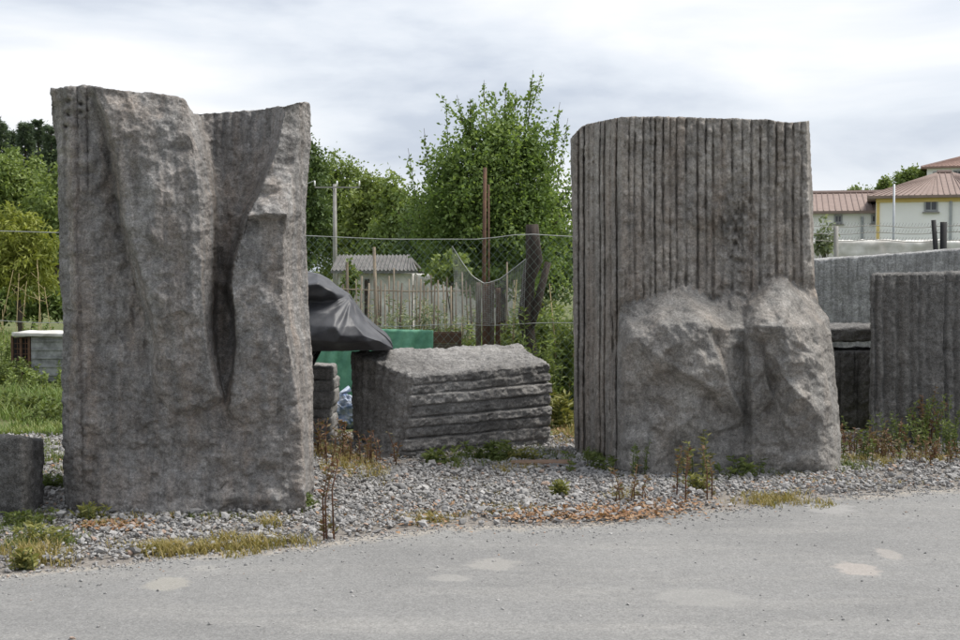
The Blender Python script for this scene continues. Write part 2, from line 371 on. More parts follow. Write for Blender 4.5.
# ------------------------------------------------------------------ relief stones
def cdt_depth(pts, PX, PY, edges=()):
    ve = [Vector((p[0], p[1])) for p in pts]
    vo, eo, fo, ov, oe, of = delaunay_2d_cdt(ve, list(edges), [], 0, 1e-4)
    dv = []
    for i, v in enumerate(vo):
        src = ov[i]
        dv.append(pts[src[0]][2] if src else min(pts, key=lambda p: (p[0] - v.x) ** 2 + (p[1] - v.y) ** 2)[2])
    x = PX.ravel(); y = PY.ravel(); D = np.full(x.shape, np.nan)
    for f in fo:
        a, b_, c_ = [vo[i] for i in f]; da, db, dc = [dv[i] for i in f]
        det = (b_.y - c_.y) * (a.x - c_.x) + (c_.x - b_.x) * (a.y - c_.y)
        if abs(det) < 1e-9: continue
        l1 = ((b_.y - c_.y) * (x - c_.x) + (c_.x - b_.x) * (y - c_.y)) / det
        l2 = ((c_.y - a.y) * (x - c_.x) + (a.x - c_.x) * (y - c_.y)) / det
        l3 = 1 - l1 - l2
        k = (l1 >= -1e-6) & (l2 >= -1e-6) & (l3 >= -1e-6)
        D[k] = l1[k] * da + l2[k] * db + l3[k] * dc
    bad = np.where(np.isnan(D))[0]
    if len(bad):
        pa = np.array([p[:2] for p in pts], float); pd = np.array([p[2] for p in pts])
        for i in bad:
            D[i] = pd[np.argmin((pa[:, 0] - x[i]) ** 2 + (pa[:, 1] - y[i]) ** 2)]
    return D.reshape(PX.shape)
def blur(D, it):
    for _ in range(it):
        P = np.pad(D, 1, mode='edge')
        D = (P[1:-1, 1:-1] * 4 + P[:-2, 1:-1] + P[2:, 1:-1] + P[1:-1, :-2] + P[1:-1, 2:]) / 8
    return D
def relief(name, left, right, top, bottom, lines, Y0, Yback, nu, nv, mat, dfun=None, disp=None, soft=2, ucols=None, rim=14, parent=None, zmin=None, lean=0.0, hollow=None, mat2=None, mfun=None):
    left, right, top, bottom = [np.array(k, float) for k in (left, right, top, bottom)]
    u = np.linspace(0, 1, nu) if ucols is None else ucols
    v = np.linspace(0, 1, nv); nu = len(u)
    xt = top[0, 0] + (top[-1, 0] - top[0, 0]) * u; yt = np.interp(xt, top[:, 0], top[:, 1])
    xb = bottom[0, 0] + (bottom[-1, 0] - bottom[0, 0]) * u; yb = np.interp(xb, bottom[:, 0], bottom[:, 1])
    PY = yt[None] + (yb - yt)[None] * v[:, None]
    xl = np.interp(PY, left[:, 1], left[:, 0]); xr = np.interp(PY, right[:, 1], right[:, 0])
    PX = xl + (xr - xl) * u[None]
    pts, edges = [], []
    for ln in lines:
        if isinstance(ln, tuple): pts.append(ln); continue
        n0 = len(pts); pts += ln; edges += [(n0 + i, n0 + i + 1) for i in range(len(ln) - 1)]
    D = blur(cdt_depth(pts, PX, PY, edges), soft)
    if hollow is not None:                              # deep hollows are worn smooth inside
        k = np.clip((D - hollow) / .12, 0, 1); D = D * (1 - k) + blur(D, 22) * k
    if dfun is not None: D = D + dfun(PX, PY)
    V = at(PX, PY, Y0 + D).reshape(-1, 3)
    if zmin is not None: V[:, 2] = np.maximum(V[:, 2], zmin)
    I = np.arange(nu * nv).reshape(nv, nu)
    Q = np.stack([I[:-1, :-1], I[1:, :-1], I[1:, 1:], I[:-1, 1:]], -1).reshape(-1, 4)
    ring = np.concatenate([I[0, :], I[1:, -1], I[-1, -2::-1], I[-2:0:-1, 0]]); m = len(ring)
    Vs = [V]; prev = ring; n = len(V); Qs = [Q]
    for k in range(1, rim + 1):
        s = k / rim; P = V[ring].copy(); P[:, 0] += lean * (Yback - P[:, 1]) * s; P[:, 1] = P[:, 1] + (Yback - P[:, 1]) * s
        Vs.append(P); cur = np.arange(n, n + m); n += m
        Qs.append(np.stack([prev, np.roll(prev, -1), np.roll(cur, -1), cur], -1)); prev = cur
    V = np.concatenate(Vs); Q = np.concatenate(Qs)
    Nn = normals(V, Q)
    V = V + Nn * (disp(V, Nn)[:, None] if disp is not None else 0)
    c = V[prev].mean(0); V = np.vstack([V, c]); T = np.stack([prev, np.roll(prev, -1), np.full(m, n)], -1)
    base = np.array([V[:, 0].mean(), V[:, 1].mean(), 0])
    ob = mesh(name, V, [Q, T], mat, parent, True, base)
    if mat2 is not None:
        ob.data.materials.append(mat2); mi = np.zeros(len(ob.data.polygons), np.int32)
        mi[:(nu - 1) * (nv - 1)] = mfun((PX[:-1, :-1] + PX[1:, 1:]) / 2, (PY[:-1, :-1] + PY[1:, 1:]) / 2).ravel()
        ob.data.polygons.foreach_set('material_index', mi)
    return ob

def facets(PX, PY, box, sx_, sy_, amp, seed):
    """angular fracture relief: random depths on a jittered grid, triangulated"""
    r = np.random.default_rng(seed); x0, x1, y0, y1 = box; pts = []
    for x in np.arange(x0 - sx_, x1 + sx_, sx_):
        for y in np.arange(y0 - sy_, y1 + sy_, sy_):
            pts.append((x + r.uniform(-.45, .45) * sx_, y + r.uniform(-.45, .45) * sy_, amp * r.uniform(-1, 1)))
    D = np.zeros(PX.shape); k = (PX >= x0) & (PX <= x1) & (PY >= y0) & (PY <= y1)
    D[k] = cdt_depth(pts, PX[k], PY[k]); return D
def rough_disp(V, Nn, a=.03, chip=.02, s=0, fine=.007):
    d = a * fbm(V, 2.6, 3, s) + chip * np.clip(ridged(V, 5.5, 4, s + 20), -1.5, 1) * .6
    return d + fine * 1.3 * fbm(V, 22, 4, s + 40, .62) - fine * 2.2 * np.clip(fbm(V, 15, 3, s + 45) - .35, 0, 1) + .45 * fine * fbm(V, 85, 2, s + 50)

# --- tall cleft stone
left = [(50, 80), (51, 88), (53, 118), (57, 146), (58, 180), (60, 230), (59, 270), (62, 310), (62, 400), (64, 470), (66, 540)]
right = [(308, 80), (308.5, 102), (309, 140), (306, 175), (305, 210), (306, 260), (307, 300), (308, 320), (311, 350), (312, 400), (313, 440), (314, 540)]
top = [(51, 88), (70, 87), (88, 86), (104, 88), (125, 90), (150, 92), (166, 95), (176, 97), (183, 101), (187, 108), (191, 114), (210, 113), (235, 111), (255, 110), (270, 108), (285, 105), (296, 102), (303, 101), (308, 103)]
bottom = [(66, 527), (150, 528), (240, 526), (290, 520), (313, 508)]
cl = [  # px, py, depth behind the front plane (m); inner lists are ridge or crease lines
 [(51, 80, .16), (57, 146, .16), (59, 230, .15), (61, 310, .13), (62, 400, .10), (65, 530, .06)],
 [(66, 80, .02), (72, 160, .02), (75, 300, .02), (80, 420, 0), (84, 530, -.04)],
 (86, 82, .03), (88, 160, .05), (92, 250, .08), (100, 350, .08), (110, 450, .03),
 [(88, 80, .05), (92, 100, .06), (101, 122, .11), (109, 152, .14), (114, 187, .16), (119, 222, .17), (128, 254, .18), (136, 285, .19), (142, 313, .18), (148, 348, .13), (152, 392, .06)],
 [(92, 80, -.0), (99, 100, -.01), (109, 120, -.03), (117, 150, -.05), (121, 185, -.08), (127, 220, -.10), (136, 252, -.11), (144, 283, -.11), (151, 311, -.10), (157, 346, -.07), (164, 395, -.02)],
 (130, 80, .10), (150, 80, .13), (170, 82, .16), (128, 118, -.02), (150, 118, .0), (172, 122, .02), (150, 160, -.10), (150, 230, -.15), (165, 300, -.16), (178, 370, -.13), [(170, 404, -.05), (188, 408, -.08), (205, 402, -.06)], [(170, 411, .0), (188, 418, .02), (206, 412, 0)],
 [(181, 80, .12), (184, 103, .12), (188, 120, .10), (192, 140, .03), (197, 175, -.07), (200, 220, -.12), (201, 270, -.15), (203, 320, -.14), (208, 360, -.10), (217, 395, -.05)],
 [(189, 100, .28), (194, 118, .26), (200, 138, .18), (207, 168, .08), (211.5, 200, .05), (212.5, 240, .06), (212, 290, .08), (211.5, 330, .09), (217, 368, .08), (223, 398, .04)],
 [(193, 100, .86), (198, 118, .86), (204, 140, .84), (210.5, 168, .80), (214.5, 200, .70), (215.5, 240, .58), (215, 290, .48), (214.5, 330, .40), (220, 368, .26), (225, 402, .10)],
 (210, 100, .90), (235, 100, .90), (258, 100, .82), (275, 100, .66), (225, 150, .88), (250, 150, .80), (235, 190, .78), (226, 225, .62), (222, 280, .50), (224, 340, .36), (226, 385, .16), (226, 416, .03),
 [(284, 98, .62), (278, 130, .62), (272.5, 152, .64), (261, 182, .66), (252.5, 198, .66), (243.5, 217, .58), (237.5, 240, .52), (231, 264, .48), (228, 288, .44), (232.5, 312, .38), (234.5, 342, .28), (231, 374, .18)],
 [(287, 98, .22), (281, 128, .18), (276, 150, .15), (265, 180, .10), (257, 198, .06), (247, 216, .0), (241, 240, -.0), (234, 262, -.02), (231, 286, -.02), (236, 310, -.02), (238, 340, -.01), (234, 375, 0), (230, 404, 0)],
 [(249, 216.5, -.02), (268, 213.5, -.06), (286, 214, -.03)], [(248, 223, .06), (268, 220, .05), (281, 220, .045)],
 (292, 150, .24), (275, 175, .14), (280, 190, .10),
 [(303, 90, .36), (300, 130, .33), (295, 160, .26), (291, 190, .12), (287, 214, -.03), (285, 230, .01), (283, 260, .02), (282, 290, .02), (284, 320, .0), (289, 345, -.02), (294, 380, -.03), (299, 420, -.03), (303, 470, -.02), (306, 530, -.03)],
 [(309, 90, .6), (309, 150, .6), (306, 210, .58), (306, 300, .6), (311, 350, .56), (313, 420, .5), (314, 530, .45)],
 (262, 260, -.02), (262, 300, -.05), (262, 380, -.06), (270, 450, -.07), (250, 430, .02), (225, 445, -.03), (240, 500, -.09), (200, 480, -.05), (170, 450, .03), (180, 520, -.1), (120, 510, -.04), (140, 420, .05), (275, 500, -.1), (255, 470, -.01)]
def cleft_d(PX, PY):
    P = np.column_stack([PX.ravel() * .012, PY.ravel() * .012, PX.ravel() * 0])
    d = .0
    # drilled line on the left strip and weak vertical tool marks
    k = np.exp(-((PX - 87 - (PY - 90) * .01) / 1.3) ** 2) * np.clip((260 - PY) / 160, 0, 1); d = d + .03 * k
    k = np.exp(-((PX - 77 - (PY - 90) * .015) / 1.5) ** 2); d = d + .018 * k
    for cx in (165, 176, 186): d = d + .014 * np.exp(-((PX - cx - (PY - 200) * .03) / 2.2) ** 2) * np.clip((PY - 130) / 60, 0, 1) * np.clip((410 - PY) / 60, 0, 1)
    for k_, cx in enumerate((204, 215, 224, 233, 243, 252, 262)): d = d + .02 * np.exp(-((PX - cx) / 1.8) ** 2) * np.clip((200 - PY) / 60, 0, 1)
    d = d + facets(PX, PY, (40, 330, 70, 540), 20, 30, .022, 5) + facets(PX, PY, (40, 330, 70, 540), 9, 10, .018, 6) + (.6 + .5 * np.clip((PY - 300) / 150, 0, 1)) * facets(PX, PY, (40, 330, 70, 540), 4.5, 4.6, .011, 7)
    for cx, cy in ((68, 102), (68, 113), (69, 116), (81, 104), (81, 112), (67, 127)): d = d + .06 * np.exp(-((PX - cx) ** 2 + (PY - cy) ** 2) / 5)
    return d
def cleft_disp(V, Nn):
    return rough_disp(V, Nn, .010, .007, 1, .004)
st = relief('cleft_standing_stone', left, right, top, bottom, cl, 8.5, 9.9, 210, 340, M['granite'], cleft_d, cleft_disp, 0, rim=40, lean=-.135, hollow=.30)
tag(st, 'tall rough grey standing stone split by a deep dark cleft near its top', 'standing stone', 'upright quarry stones')

# --- fluted standing stone with broken lower half
left = [(573, 110), (573, 133), (575, 250), (576, 350), (577, 470)]
right = [(809, 110), (809, 122), (811, 160), (813, 200), (814, 250), (815, 285), (819, 305), (829, 318), (833, 345), (836, 380), (839, 410), (841, 440), (840, 490)]
top = [(573, 136), (578, 131), (583, 126), (592, 123), (606, 120), (622, 117), (650, 117), (700, 118), (740, 119), (770, 120), (790, 123), (809, 121)]
bottom = [(577, 462), (608, 468), (618, 484), (700, 486), (780, 483), (841, 478)]
LEDGE = [(622, 305, .39), (645, 300, .40), (660, 297, .41), (675, 291, .42), (690, 288, .43), (703, 293, .44), (712, 300, .45), (722, 297, .45), (737, 294, .46), (748, 299, .47), (757, 290, .48), (772, 281, .49), (788, 279, .50), (800, 288, .51), (813, 300, .52)]
fl = [[(573, 110, 1.22), (574, 220, 1.22), (575, 300, 1.24), (576, 400, 1.24), (577, 490, 1.24)],
 (598, 110, .82), (598, 250, .82), (598, 350, .84), (598, 480, .84),
 [(623, 110, .40), (623, 180, .39), (623, 240, .38), (621.5, 290, .37), (618.5, 312, .40), (616, 330, .44), (613, 360, .52), (611, 400, .54), (609, 440, .56), (607, 490, .58)],
 (660, 110, .40), (700, 110, .43), (760, 110, .47), (660, 220, .39), (700, 200, .43), (760, 200, .48), (660, 280, .39), (765, 265, .49),
 (738, 210, .55), (728, 240, .57), (745, 245, .56), (712, 215, .44), (767, 215, .48), (735, 277, .46), (735, 178, .46),
 LEDGE,
 [(640, 318, .24), (662, 308, .22), (690, 304, .22), (720, 312, .28), (742, 314, .30), (760, 303, .24), (790, 299, .22), (806, 310, .28)],
 [(806, 100, .52), (808, 200, .52), (811, 260, .52)],
 [(810, 100, .8), (812, 180, .8), (815, 260, .78), (816, 290, .66), (829, 318, .50), (834, 345, .44), (839, 400, .42), (842, 440, .42), (841, 492, .40)],
 [(622, 331, .24), (632, 328, .12), (640, 338, .03), (650, 332, .02), (662, 325, -.02), (685, 323, -.02), (700, 323, -.04), (712, 327, .02), (728, 330, .05), (745, 328, .08), (752, 327, .0), (764, 326, -.04), (782, 327, -.05), (803, 327, .02), (818, 326, .18)],
 [(624, 345, .14), (627, 390, .14), (625, 430, .15), (615, 490, .16)],
 [(641, 342, .01), (660, 356, -.08), (682, 372, -.10), (700, 380, -.12), (716, 388, -.02)], (680, 342, -.09), (698, 340, -.08), (655, 340, -.03),
 [(645, 366, .06), (668, 384, .04), (690, 394, .03), (712, 400, .06)],
 [(706, 332, -.05), (718, 358, -.04), (728, 385, .0), (740, 410, .06)], [(712, 332, .04), (723, 358, .09), (733, 385, .13), (742, 408, .15)],
 (738, 425, .14), (675, 420, .06), (700, 420, .06), (650, 420, .05), (640, 460, .0), (632, 475, -.05), [(640, 455, -.02), (655, 462, -.05), (668, 478, -.06)], (676, 468, .09), (655, 490, -.06), (700, 492, .02), (700, 450, .06),
 [(744, 340, .14), (744, 380, .18), (745, 420, .17), (743, 450, .12), (743, 490, .08)], [(749, 340, .0), (751, 380, .01), (753, 420, .04), (752, 460, .05)],
 [(755, 345, -.04), (763, 370, -.02), (772, 398, .02)], [(761, 345, .03), (769, 372, .07), (777, 402, .07)],
 (778, 360, -.07), (790, 350, -.10), [(782, 375, -.11), (797, 392, -.13), (812, 405, -.10)], (815, 360, .02), [(820, 345, .12), (824, 372, .16), (830, 405, .14), (834, 440, .16)], (808, 380, -.04), (800, 430, -.03), (800, 455, .06), (780, 450, .03), (760, 490, .02), (800, 490, .05), (830, 490, .14), (785, 415, .0)]
GR = [629, 634.5, 643, 650, 655, 663, 670, 676.5, 686, 697.5, 706, 713, 722, 732, 742, 751, 760, 768, 776, 785, 793, 801]
GW = [.6, .8, 1, .6, 1.1, 1, .5, .9, .6, 1.2, .8, 1, .5, .9, .4, 1, .9, .5, 1.1, .9, 1, .8]
lx, ly = zip(*[(622, 304), (645, 300), (660, 297), (690, 288), (712, 300), (722, 297), (737, 294), (748, 299), (757, 290), (772, 281), (788, 279), (800, 288), (816, 302)])
def fluted_d(PX, PY):
    led = np.interp(PX, lx, ly)
    up = np.clip((led - PY) / 5, 0, 1) * (PX > 624)
    n1 = fbm(np.column_stack([PX.ravel() * 0 + 3, PY.ravel() * .03, PX.ravel() * .02]), 1, 4, 31).reshape(PX.shape)
    hol = np.exp(-(((PX - 737) / 17) ** 2 + ((PY - 232) / 42) ** 2))
    d = 0
    for c, w_ in zip(GR, GW):
        prof = np.exp(-(np.abs(PX - c - .35 * n1) / 1.35) ** 2.4)
        vary = .8 + .45 * fbm(np.column_stack([PY.ravel() * .035, PX.ravel() * 0 + c, PX.ravel() * 0]), 1, 3, 33).reshape(PX.shape)
        d = d + .042 * w_ ** .6 * prof * np.clip(vary, .15, 1.3)
    d = d * up * (1 - .75 * hol)
    rag = fbm(np.column_stack([PX.ravel() * .2, PY.ravel() * .16, PX.ravel() * 0]), 1, 4, 35).reshape(PX.shape)
    d = d + up * (.010 * rag + facets(PX, PY, (620, 820, 110, 310), 5, 6, .013, 8))
    lowm = (PX > 612) * (1 - up)
    bx_ = (606, 850, 270, 495)
    d = d + lowm * (facets(PX, PY, bx_, 27, 30, .07, 9) + facets(PX, PY, bx_, 13, 14, .032, 10) + facets(PX, PY, bx_, 6.5, 7, .015, 12) + facets(PX, PY, bx_, 3.6, 4, .006, 13))
    sl = (PX < 622) * np.clip((622 - PX) / 3, 0, 1)
    for c in (579, 584.5, 589.5, 594, 600.5, 605, 611, 617): d = d + sl * (.055 + .03 * math.sin(c * 7)) * np.exp(-((PX - c - .5 * n1) / 1.0) ** 2)
    d = d + hol * .04 * rag + sl * facets(PX, PY, (565, 625, 110, 495), 8, 11, .022, 11)
    return d
def fluted_disp(V, Nn): return rough_disp(V, Nn, .004, .004, 61, .003)
uc = np.concatenate([np.linspace(0, .205, 90, endpoint=False), np.linspace(.205, 1, 260)])
st = relief('fluted_standing_stone', left, right, top, bottom, fl, 10.0, 11.5, 0, 300, M['granite_r'], fluted_d, fluted_disp, 0, ucols=uc, rim=40, mat2=M['granite_f'],
            mfun=lambda X, Y: (Y > np.interp(X, lx, ly) - 1 + 2 * np.sin(X * .9)) & (X > np.interp(Y, [300, 330, 360, 470], [621, 618, 616, 611])))
tag(st, 'tall grey standing stone with vertical drill grooves above a broken bulging lower half', 'standing stone', 'upright quarry stones')

# ------------------------------------------------------------------ rounded hexahedral blocks
def block(name, C, mat, n=(40, 30, 30), rad=.03, disp=None, groove=None, parent=None, smooth=True):
    """C: 8 corners, bottom 0-3 (front-left, front-right, back-right, back-left), top 4-7."""
    C = np.asarray(C, float); nx, ny, nz_ = n
    idx = {}; abc = []
    def vid(i, j, k):
        key = (i, j, k)
        if key not in idx: idx[key] = len(abc); abc.append((i / nx, j / ny, k / nz_))
        return idx[key]
    Q = []
    for i in range(nx):
        for k in range(nz_):
            Q.append((vid(i, 0, k), vid(i + 1, 0, k), vid(i + 1, 0, k + 1), vid(i, 0, k + 1)))
            Q.append((vid(i + 1, ny, k), vid(i, ny, k), vid(i, ny, k + 1), vid(i + 1, ny, k + 1)))
    for j in range(ny):
        for k in range(nz_):
            Q.append((vid(0, j + 1, k), vid(0, j, k), vid(0, j, k + 1), vid(0, j + 1, k + 1)))
            Q.append((vid(nx, j, k), vid(nx, j + 1, k), vid(nx, j + 1, k + 1), vid(nx, j, k + 1)))
    for i in range(nx):
        for j in range(ny):
            Q.append((vid(i, j, nz_), vid(i + 1, j, nz_), vid(i + 1, j + 1, nz_), vid(i, j + 1, nz_)))
            Q.append((vid(i, j + 1, 0), vid(i + 1, j + 1, 0), vid(i + 1, j, 0), vid(i, j, 0)))
    A = np.array(abc); Q = np.array(Q)
    a, b_, c_ = A[:, 0:1], A[:, 1:2], A[:, 2:3]
    dims = np.array([np.linalg.norm(C[1] - C[0]), np.linalg.norm(C[3] - C[0]), np.linalg.norm(C[4] - C[0])])
    p = A * dims; r = np.minimum(rad, dims * .45)
    pin = np.clip(p, r, dims - r); dv = p - pin; ln = np.linalg.norm(dv, axis=1, keepdims=True)
    p = np.where(ln > 1e-9, pin + dv / np.maximum(ln, 1e-9) * np.minimum(ln, rad), p); A2 = p / dims
    a, b_, c_ = A2[:, 0:1], A2[:, 1:2], A2[:, 2:3]
    lo = (C[0] * (1 - a) + C[1] * a) * (1 - b_) + (C[3] * (1 - a) + C[2] * a) * b_
    hi = (C[4] * (1 - a) + C[5] * a) * (1 - b_) + (C[7] * (1 - a) + C[6] * a) * b_
    V = lo * (1 - c_) + hi * c_
    Nn = normals(V, Q)
    d = disp(V, Nn) if disp is not None else 0
    if groove is not None: d = d + groove(A, Nn)
    V = V + Nn * np.reshape(d, (-1, 1)) if np.ndim(d) else V
    base = np.array([V[:, 0].mean(), V[:, 1].mean(), V[:, 2].min()])
    return mesh(name, V, Q, mat, parent, smooth, base)
def box8(x0, x1, y0, y1, z0, z1, rz=0, piv=None):
    P = np.array([(x, y, z) for z in (z0, z1) for x, y in ((x0, y0), (x1, y0), (x1, y1), (x0, y1))], float)
    if rz:
        c = np.array(piv if piv is not None else ((x0 + x1) / 2, (y0 + y1) / 2)); s_, c0 = math.sin(rz), math.cos(rz)
        q = P[:, :2] - c; P[:, :2] = np.column_stack([q[:, 0] * c0 - q[:, 1] * s_, q[:, 0] * s_ + q[:, 1] * c0]) + c
    return P

# --- bench stone
fb_l, fb_r, bb_l = gnd(404, 459), gnd(549, 447), gnd(353, 443)
bb_r = fb_r + (bb_l - fb_l) * .95
tf_l = at(414, 377, fb_l[1] + .05); tf_r = at(551, 364, fb_r[1] + .03); tb_l = at(350, 351, bb_l[1]); tb_r = at(522, 345, bb_r[1] - .1)
for q in (fb_l, fb_r, bb_l, bb_r): q[2] = -.06
def bench_g(A, Nn):
    d = np.zeros(len(A)); fr = (A[:, 1] < .02) | (A[:, 0] > .98)
    wob = .007 * fbm(np.column_stack([A[:, 0] * 7, A[:, 1] * 7, A[:, 2] * 0]), 1, 4, 3)
    for c, dp in ((.16, .02), (.30, .045), (.42, .03), (.53, .05), (.66, .035), (.79, .05), (.90, .02)):
        d -= fr * dp * np.exp(-((A[:, 2] - c - wob) / .010) ** 2) * (.7 + .5 * fbm(np.column_stack([A[:, 0] * 5, A[:, 2] * 9, A[:, 1] * 4]), 1, 2, 6))
    # rows are uneven in depth
    lev = np.interp(A[:, 2], [0, .16, .161, .30, .301, .42, .421, .53, .531, .66, .661, .79, .791, 1], [0, 0, .008, .008, 0, 0, .01, .01, -.006, -.006, .01, .01, -.006, -.012])
    d += fr * lev
    lf = A[:, 0] < .02
    for c in np.linspace(.06, .94, 9): d -= lf * .03 * np.exp(-((A[:, 1] - c - wob * 3) / .02) ** 2)
    return d
bench = block('bench_stone', [fb_l, fb_r, bb_r, bb_l, tf_l, tf_r, tb_r, tb_l], M['granite_b'], (130, 80, 100), .014,
              lambda V, n: rough_disp(V, n, .014, .016, 90, .007), bench_g)
tag(bench, 'low dark oblong stone block with horizontal grooves and pale flat top', 'stone block')

# --- small stone cut by the frame edge, left
p0, p1 = gnd(24, 523), gnd(43, 508); p3 = gnd(-95, 516)
y_b = p1[1] + .1
C = np.array([p3, p0, p1, [p3[0], y_b, 0], at(-95, 436, p3[1]), at(21, 437, p0[1]), at(43, 441, p1[1]), [p3[0], y_b, .62]])
C[:4, 2] = -.05; C[7, 2] = C[6, 2]
tag(block('corner_stone', C, M['granite_d'], (70, 40, 46), .014, lambda V, n: rough_disp(V, n, .016, .014, 120, .006)),
    'knee high grey stone block beside the tall cleft stone', 'stone block')

# --- thin slabs stacked behind the cleft stone
zz = 0.0; names = ['bottom', 'second from bottom', 'third from bottom', 'fourth from bottom', 'fifth from bottom', 'top']
sx0, sx1 = at(262, 440, 12.0)[0], at(333, 440, 12.0)[0]
for k, hgt in enumerate((.10, .13, .10, .14, .11, .12)):
    jx = random.uniform(-.025, .02)
    s_ = block('stone_slab', box8(sx0 + jx, sx1 + jx, 11.95 + random.uniform(-.03, .03), 12.55, zz + .004, zz + hgt, random.uniform(-.03, .03)), M['granite_b'], (30, 20, 8), .02,
               lambda V, n: rough_disp(V, n, .010, .012, 140 + k, .004))
    tag(s_, 'thin dark stone slab, %s of the stack behind the cleft stone' % names[k], 'stone slab', 'slabs stacked behind the cleft stone'); zz += hgt

# --- blocks on the right
def flute_g(step, dep, seed, faces='front'):
    def f(A, Nn):
        d = np.zeros(len(A)); fr = A[:, 1] < .02; sd = (A[:, 0] < .02) | (A[:, 0] > .98)
        wob = .12 * step * fbm(np.column_stack([A[:, 0] * 3, A[:, 2] * 5, A[:, 1] * 3]), 1, 3, seed) + .5 * step * fbm(np.column_stack([A[:, 0] * 14, A[:, 0] * 0, A[:, 1] * 3]), 1, 2, seed + 1)
        ph = (A[:, 0] + wob) / step; amp = .5 + .5 * np.clip(fbm(np.column_stack([np.floor(ph), A[:, 2] * 2, A[:, 0] * 0]), 1, 2, seed + 3) + .4, 0, 1.3)
        d -= fr * dep * amp * np.exp(-((ph - np.floor(ph) - .5) / .17) ** 2)
        ph = (A[:, 1] + wob) / step; d -= sd * dep * np.exp(-((ph - np.floor(ph) - .5) / .17) ** 2)
        return d
    return f
a0 = gnd(869, 447); a1 = gnd(1075, 443)
C = np.array([a0, a1, a1 + [0, .9, 0], a0 + [.33, .9, 0], at(870, 274, a0[1]), at(1075, 272, a1[1]), at(1075, 272, a1[1]), at(870, 274, a0[1])])
C[:4, 2] = -.05; C[6] = C[5] + [0, .9, .01]; C[7] = C[4] + [.33, .9, 0]
tag(block('fluted_block', C, M['granite_d'], (190, 20, 110), .02, lambda V, n: rough_disp(V, n, .010, .012, 160, .006), flute_g(1 / 19., .035, 5)),
    'dark upright stone block with close vertical flutes and pale top edge', 'stone block')
C = np.array([at(800, 421, 13.0), at(905, 421, 13.0), at(905, 421, 13.5), at(800, 421, 13.5), at(800, 351, 13.0), at(905, 351, 13.0), at(905, 351, 13.0), at(800, 351, 13.0)])
C[:4, 2] = 0; C[2, 1] = C[3, 1] = C[6, 1] = C[7, 1] = 13.7; C[2, 0] = C[6, 0] = C[1, 0]; C[3, 0] = C[7, 0] = C[0, 0]; C[4:, 2] = C[4, 2]
tag(block('stone_block', C, M['granite_d'], (80, 20, 50), .02, lambda V, n: rough_disp(V, n, .012, .012, 170, .006), flute_g(1 / 9., .03, 8)),
    'squat dark fluted stone block carrying a slab on bearers between two taller stones', 'stone block')
zt = float(C[4, 2]); sx0, sx1 = C[0, 0], C[1, 0]
for k, x in enumerate((sx0 + .1, sx1 - .1)):
    o = block('bearer', box8(x - .05, x + .05, 13.02, 13.65, zt + .004, zt + .085), M['wood_d'], (6, 14, 6), .008, lambda V, n: .004 * fbm(V, 14, 3, 7))
    tag(o, ['dark timber bearer under the slab, at the fluted standing stone end', 'dark timber bearer under the slab, at the fluted block end'][k], 'timber', 'bearers under the slab')
tag(block('stone_slab', box8(sx0 + .01, sx1 - .02, 13.0, 13.7, zt + .09, zt + .235), M['granite_d'], (60, 20, 14), .03, lambda V, n: rough_disp(V, n, .025, .02, 180, .006)),
    'short dark slab resting on bearers above the squat block', 'stone slab')
C = np.array([at(790, 400, 15.2), at(1130, 400, 13.9), at(1130, 400, 14.5), at(790, 400, 15.8), at(790, 261, 15.2), at(1130, 236, 13.9), at(1130, 236, 13.9), at(790, 261, 15.2)])
C[:4, 2] = -.05; C[2, :2] = C[1, :2] + [.08, .65]; C[3, :2] = C[0, :2] + [.08, .65]; C[6] = C[5] + [.08, .65, 0]; C[7] = C[4] + [.08, .65, 0]
tag(block('long_stone_slab', C, M['granite_c'], (150, 10, 70), .025, lambda V, n: rough_disp(V, n, .008, .006, 190, .004)),
    'long smooth pale grey stone slab on edge with dark vertical drip streaks', 'stone slab')

# ------------------------------------------------------------------ dark wrapped bundle on the bench stone
left = [(262, 260), (262, 460)]; right = [(392.5, 260), (392.5, 460)]
top = [(262, 270), (290, 270), (306, 271), (318, 274), (327, 279), (335, 286), (349, 295), (353, 301), (363, 316), (374, 326), (386, 336), (391, 342), (392.5, 346)]
bun = [[(262, 301, .10), (306, 301, .13), (322, 302, .12), (338, 300, .12), (350, 299, .2)], [(262, 296, -.02), (306, 296, -.0), (322, 296, .0), (335, 294, .04)], [(300, 308, .06), (322, 309, .03), (340, 308, .02)], [(300, 341, -.14), (335, 343, -.16), (365, 342, -.04)], [(300, 346, .06), (335, 348, .06), (370, 347, .08)], (262, 268, .2), (290, 268, .2), (318, 273, .25), (334, 284, .28), (349, 296, .3), (364, 317, .3), (386, 337, .3), (392, 348, .3),
       (262, 290, -.05), (300, 285, -.10), (318, 284, -.08), (332, 291, .0), 
       (318, 312, -.04), (335, 313, -.06), (350, 314, .03), (310, 325, -.14), (335, 327, -.18), (355, 325, -.08), (312, 335, -.17), (340, 336, -.2), (365, 336, -.06), (380, 341, .06),
       (305, 351, .16), (340, 351, .16), (375, 350, .18), (390, 350, .28), (270, 350, 0), (262, 445, .05), (276, 445, .1), (270, 400, 0)]
def bun_d(PX, PY):
    x, y = PX - 352, PY - 296                      # folds fan out from the pinch at the top
    ang = np.arctan2(y, -x); rr = np.hypot(x, y)
    w_ = ang * 13 + 1.2 * np.sin(rr * .06) + .7 * np.sin(rr * .11 + 2)
    d = -.016 * (np.cos(w_) + .5 * np.cos(1.7 * w_ + 1)) * np.clip(rr / 14, 0, 1) * np.exp(-rr / 55) * (PY > 298)
    d = d - .014 * np.cos(PX * .16 + PY * .42) * np.exp(-((PY - 285) / 9) ** 2)
    return d
bt = [(262, 441), (276, 441), (281, 352), (340, 351), (375, 351), (392.5, 349)]
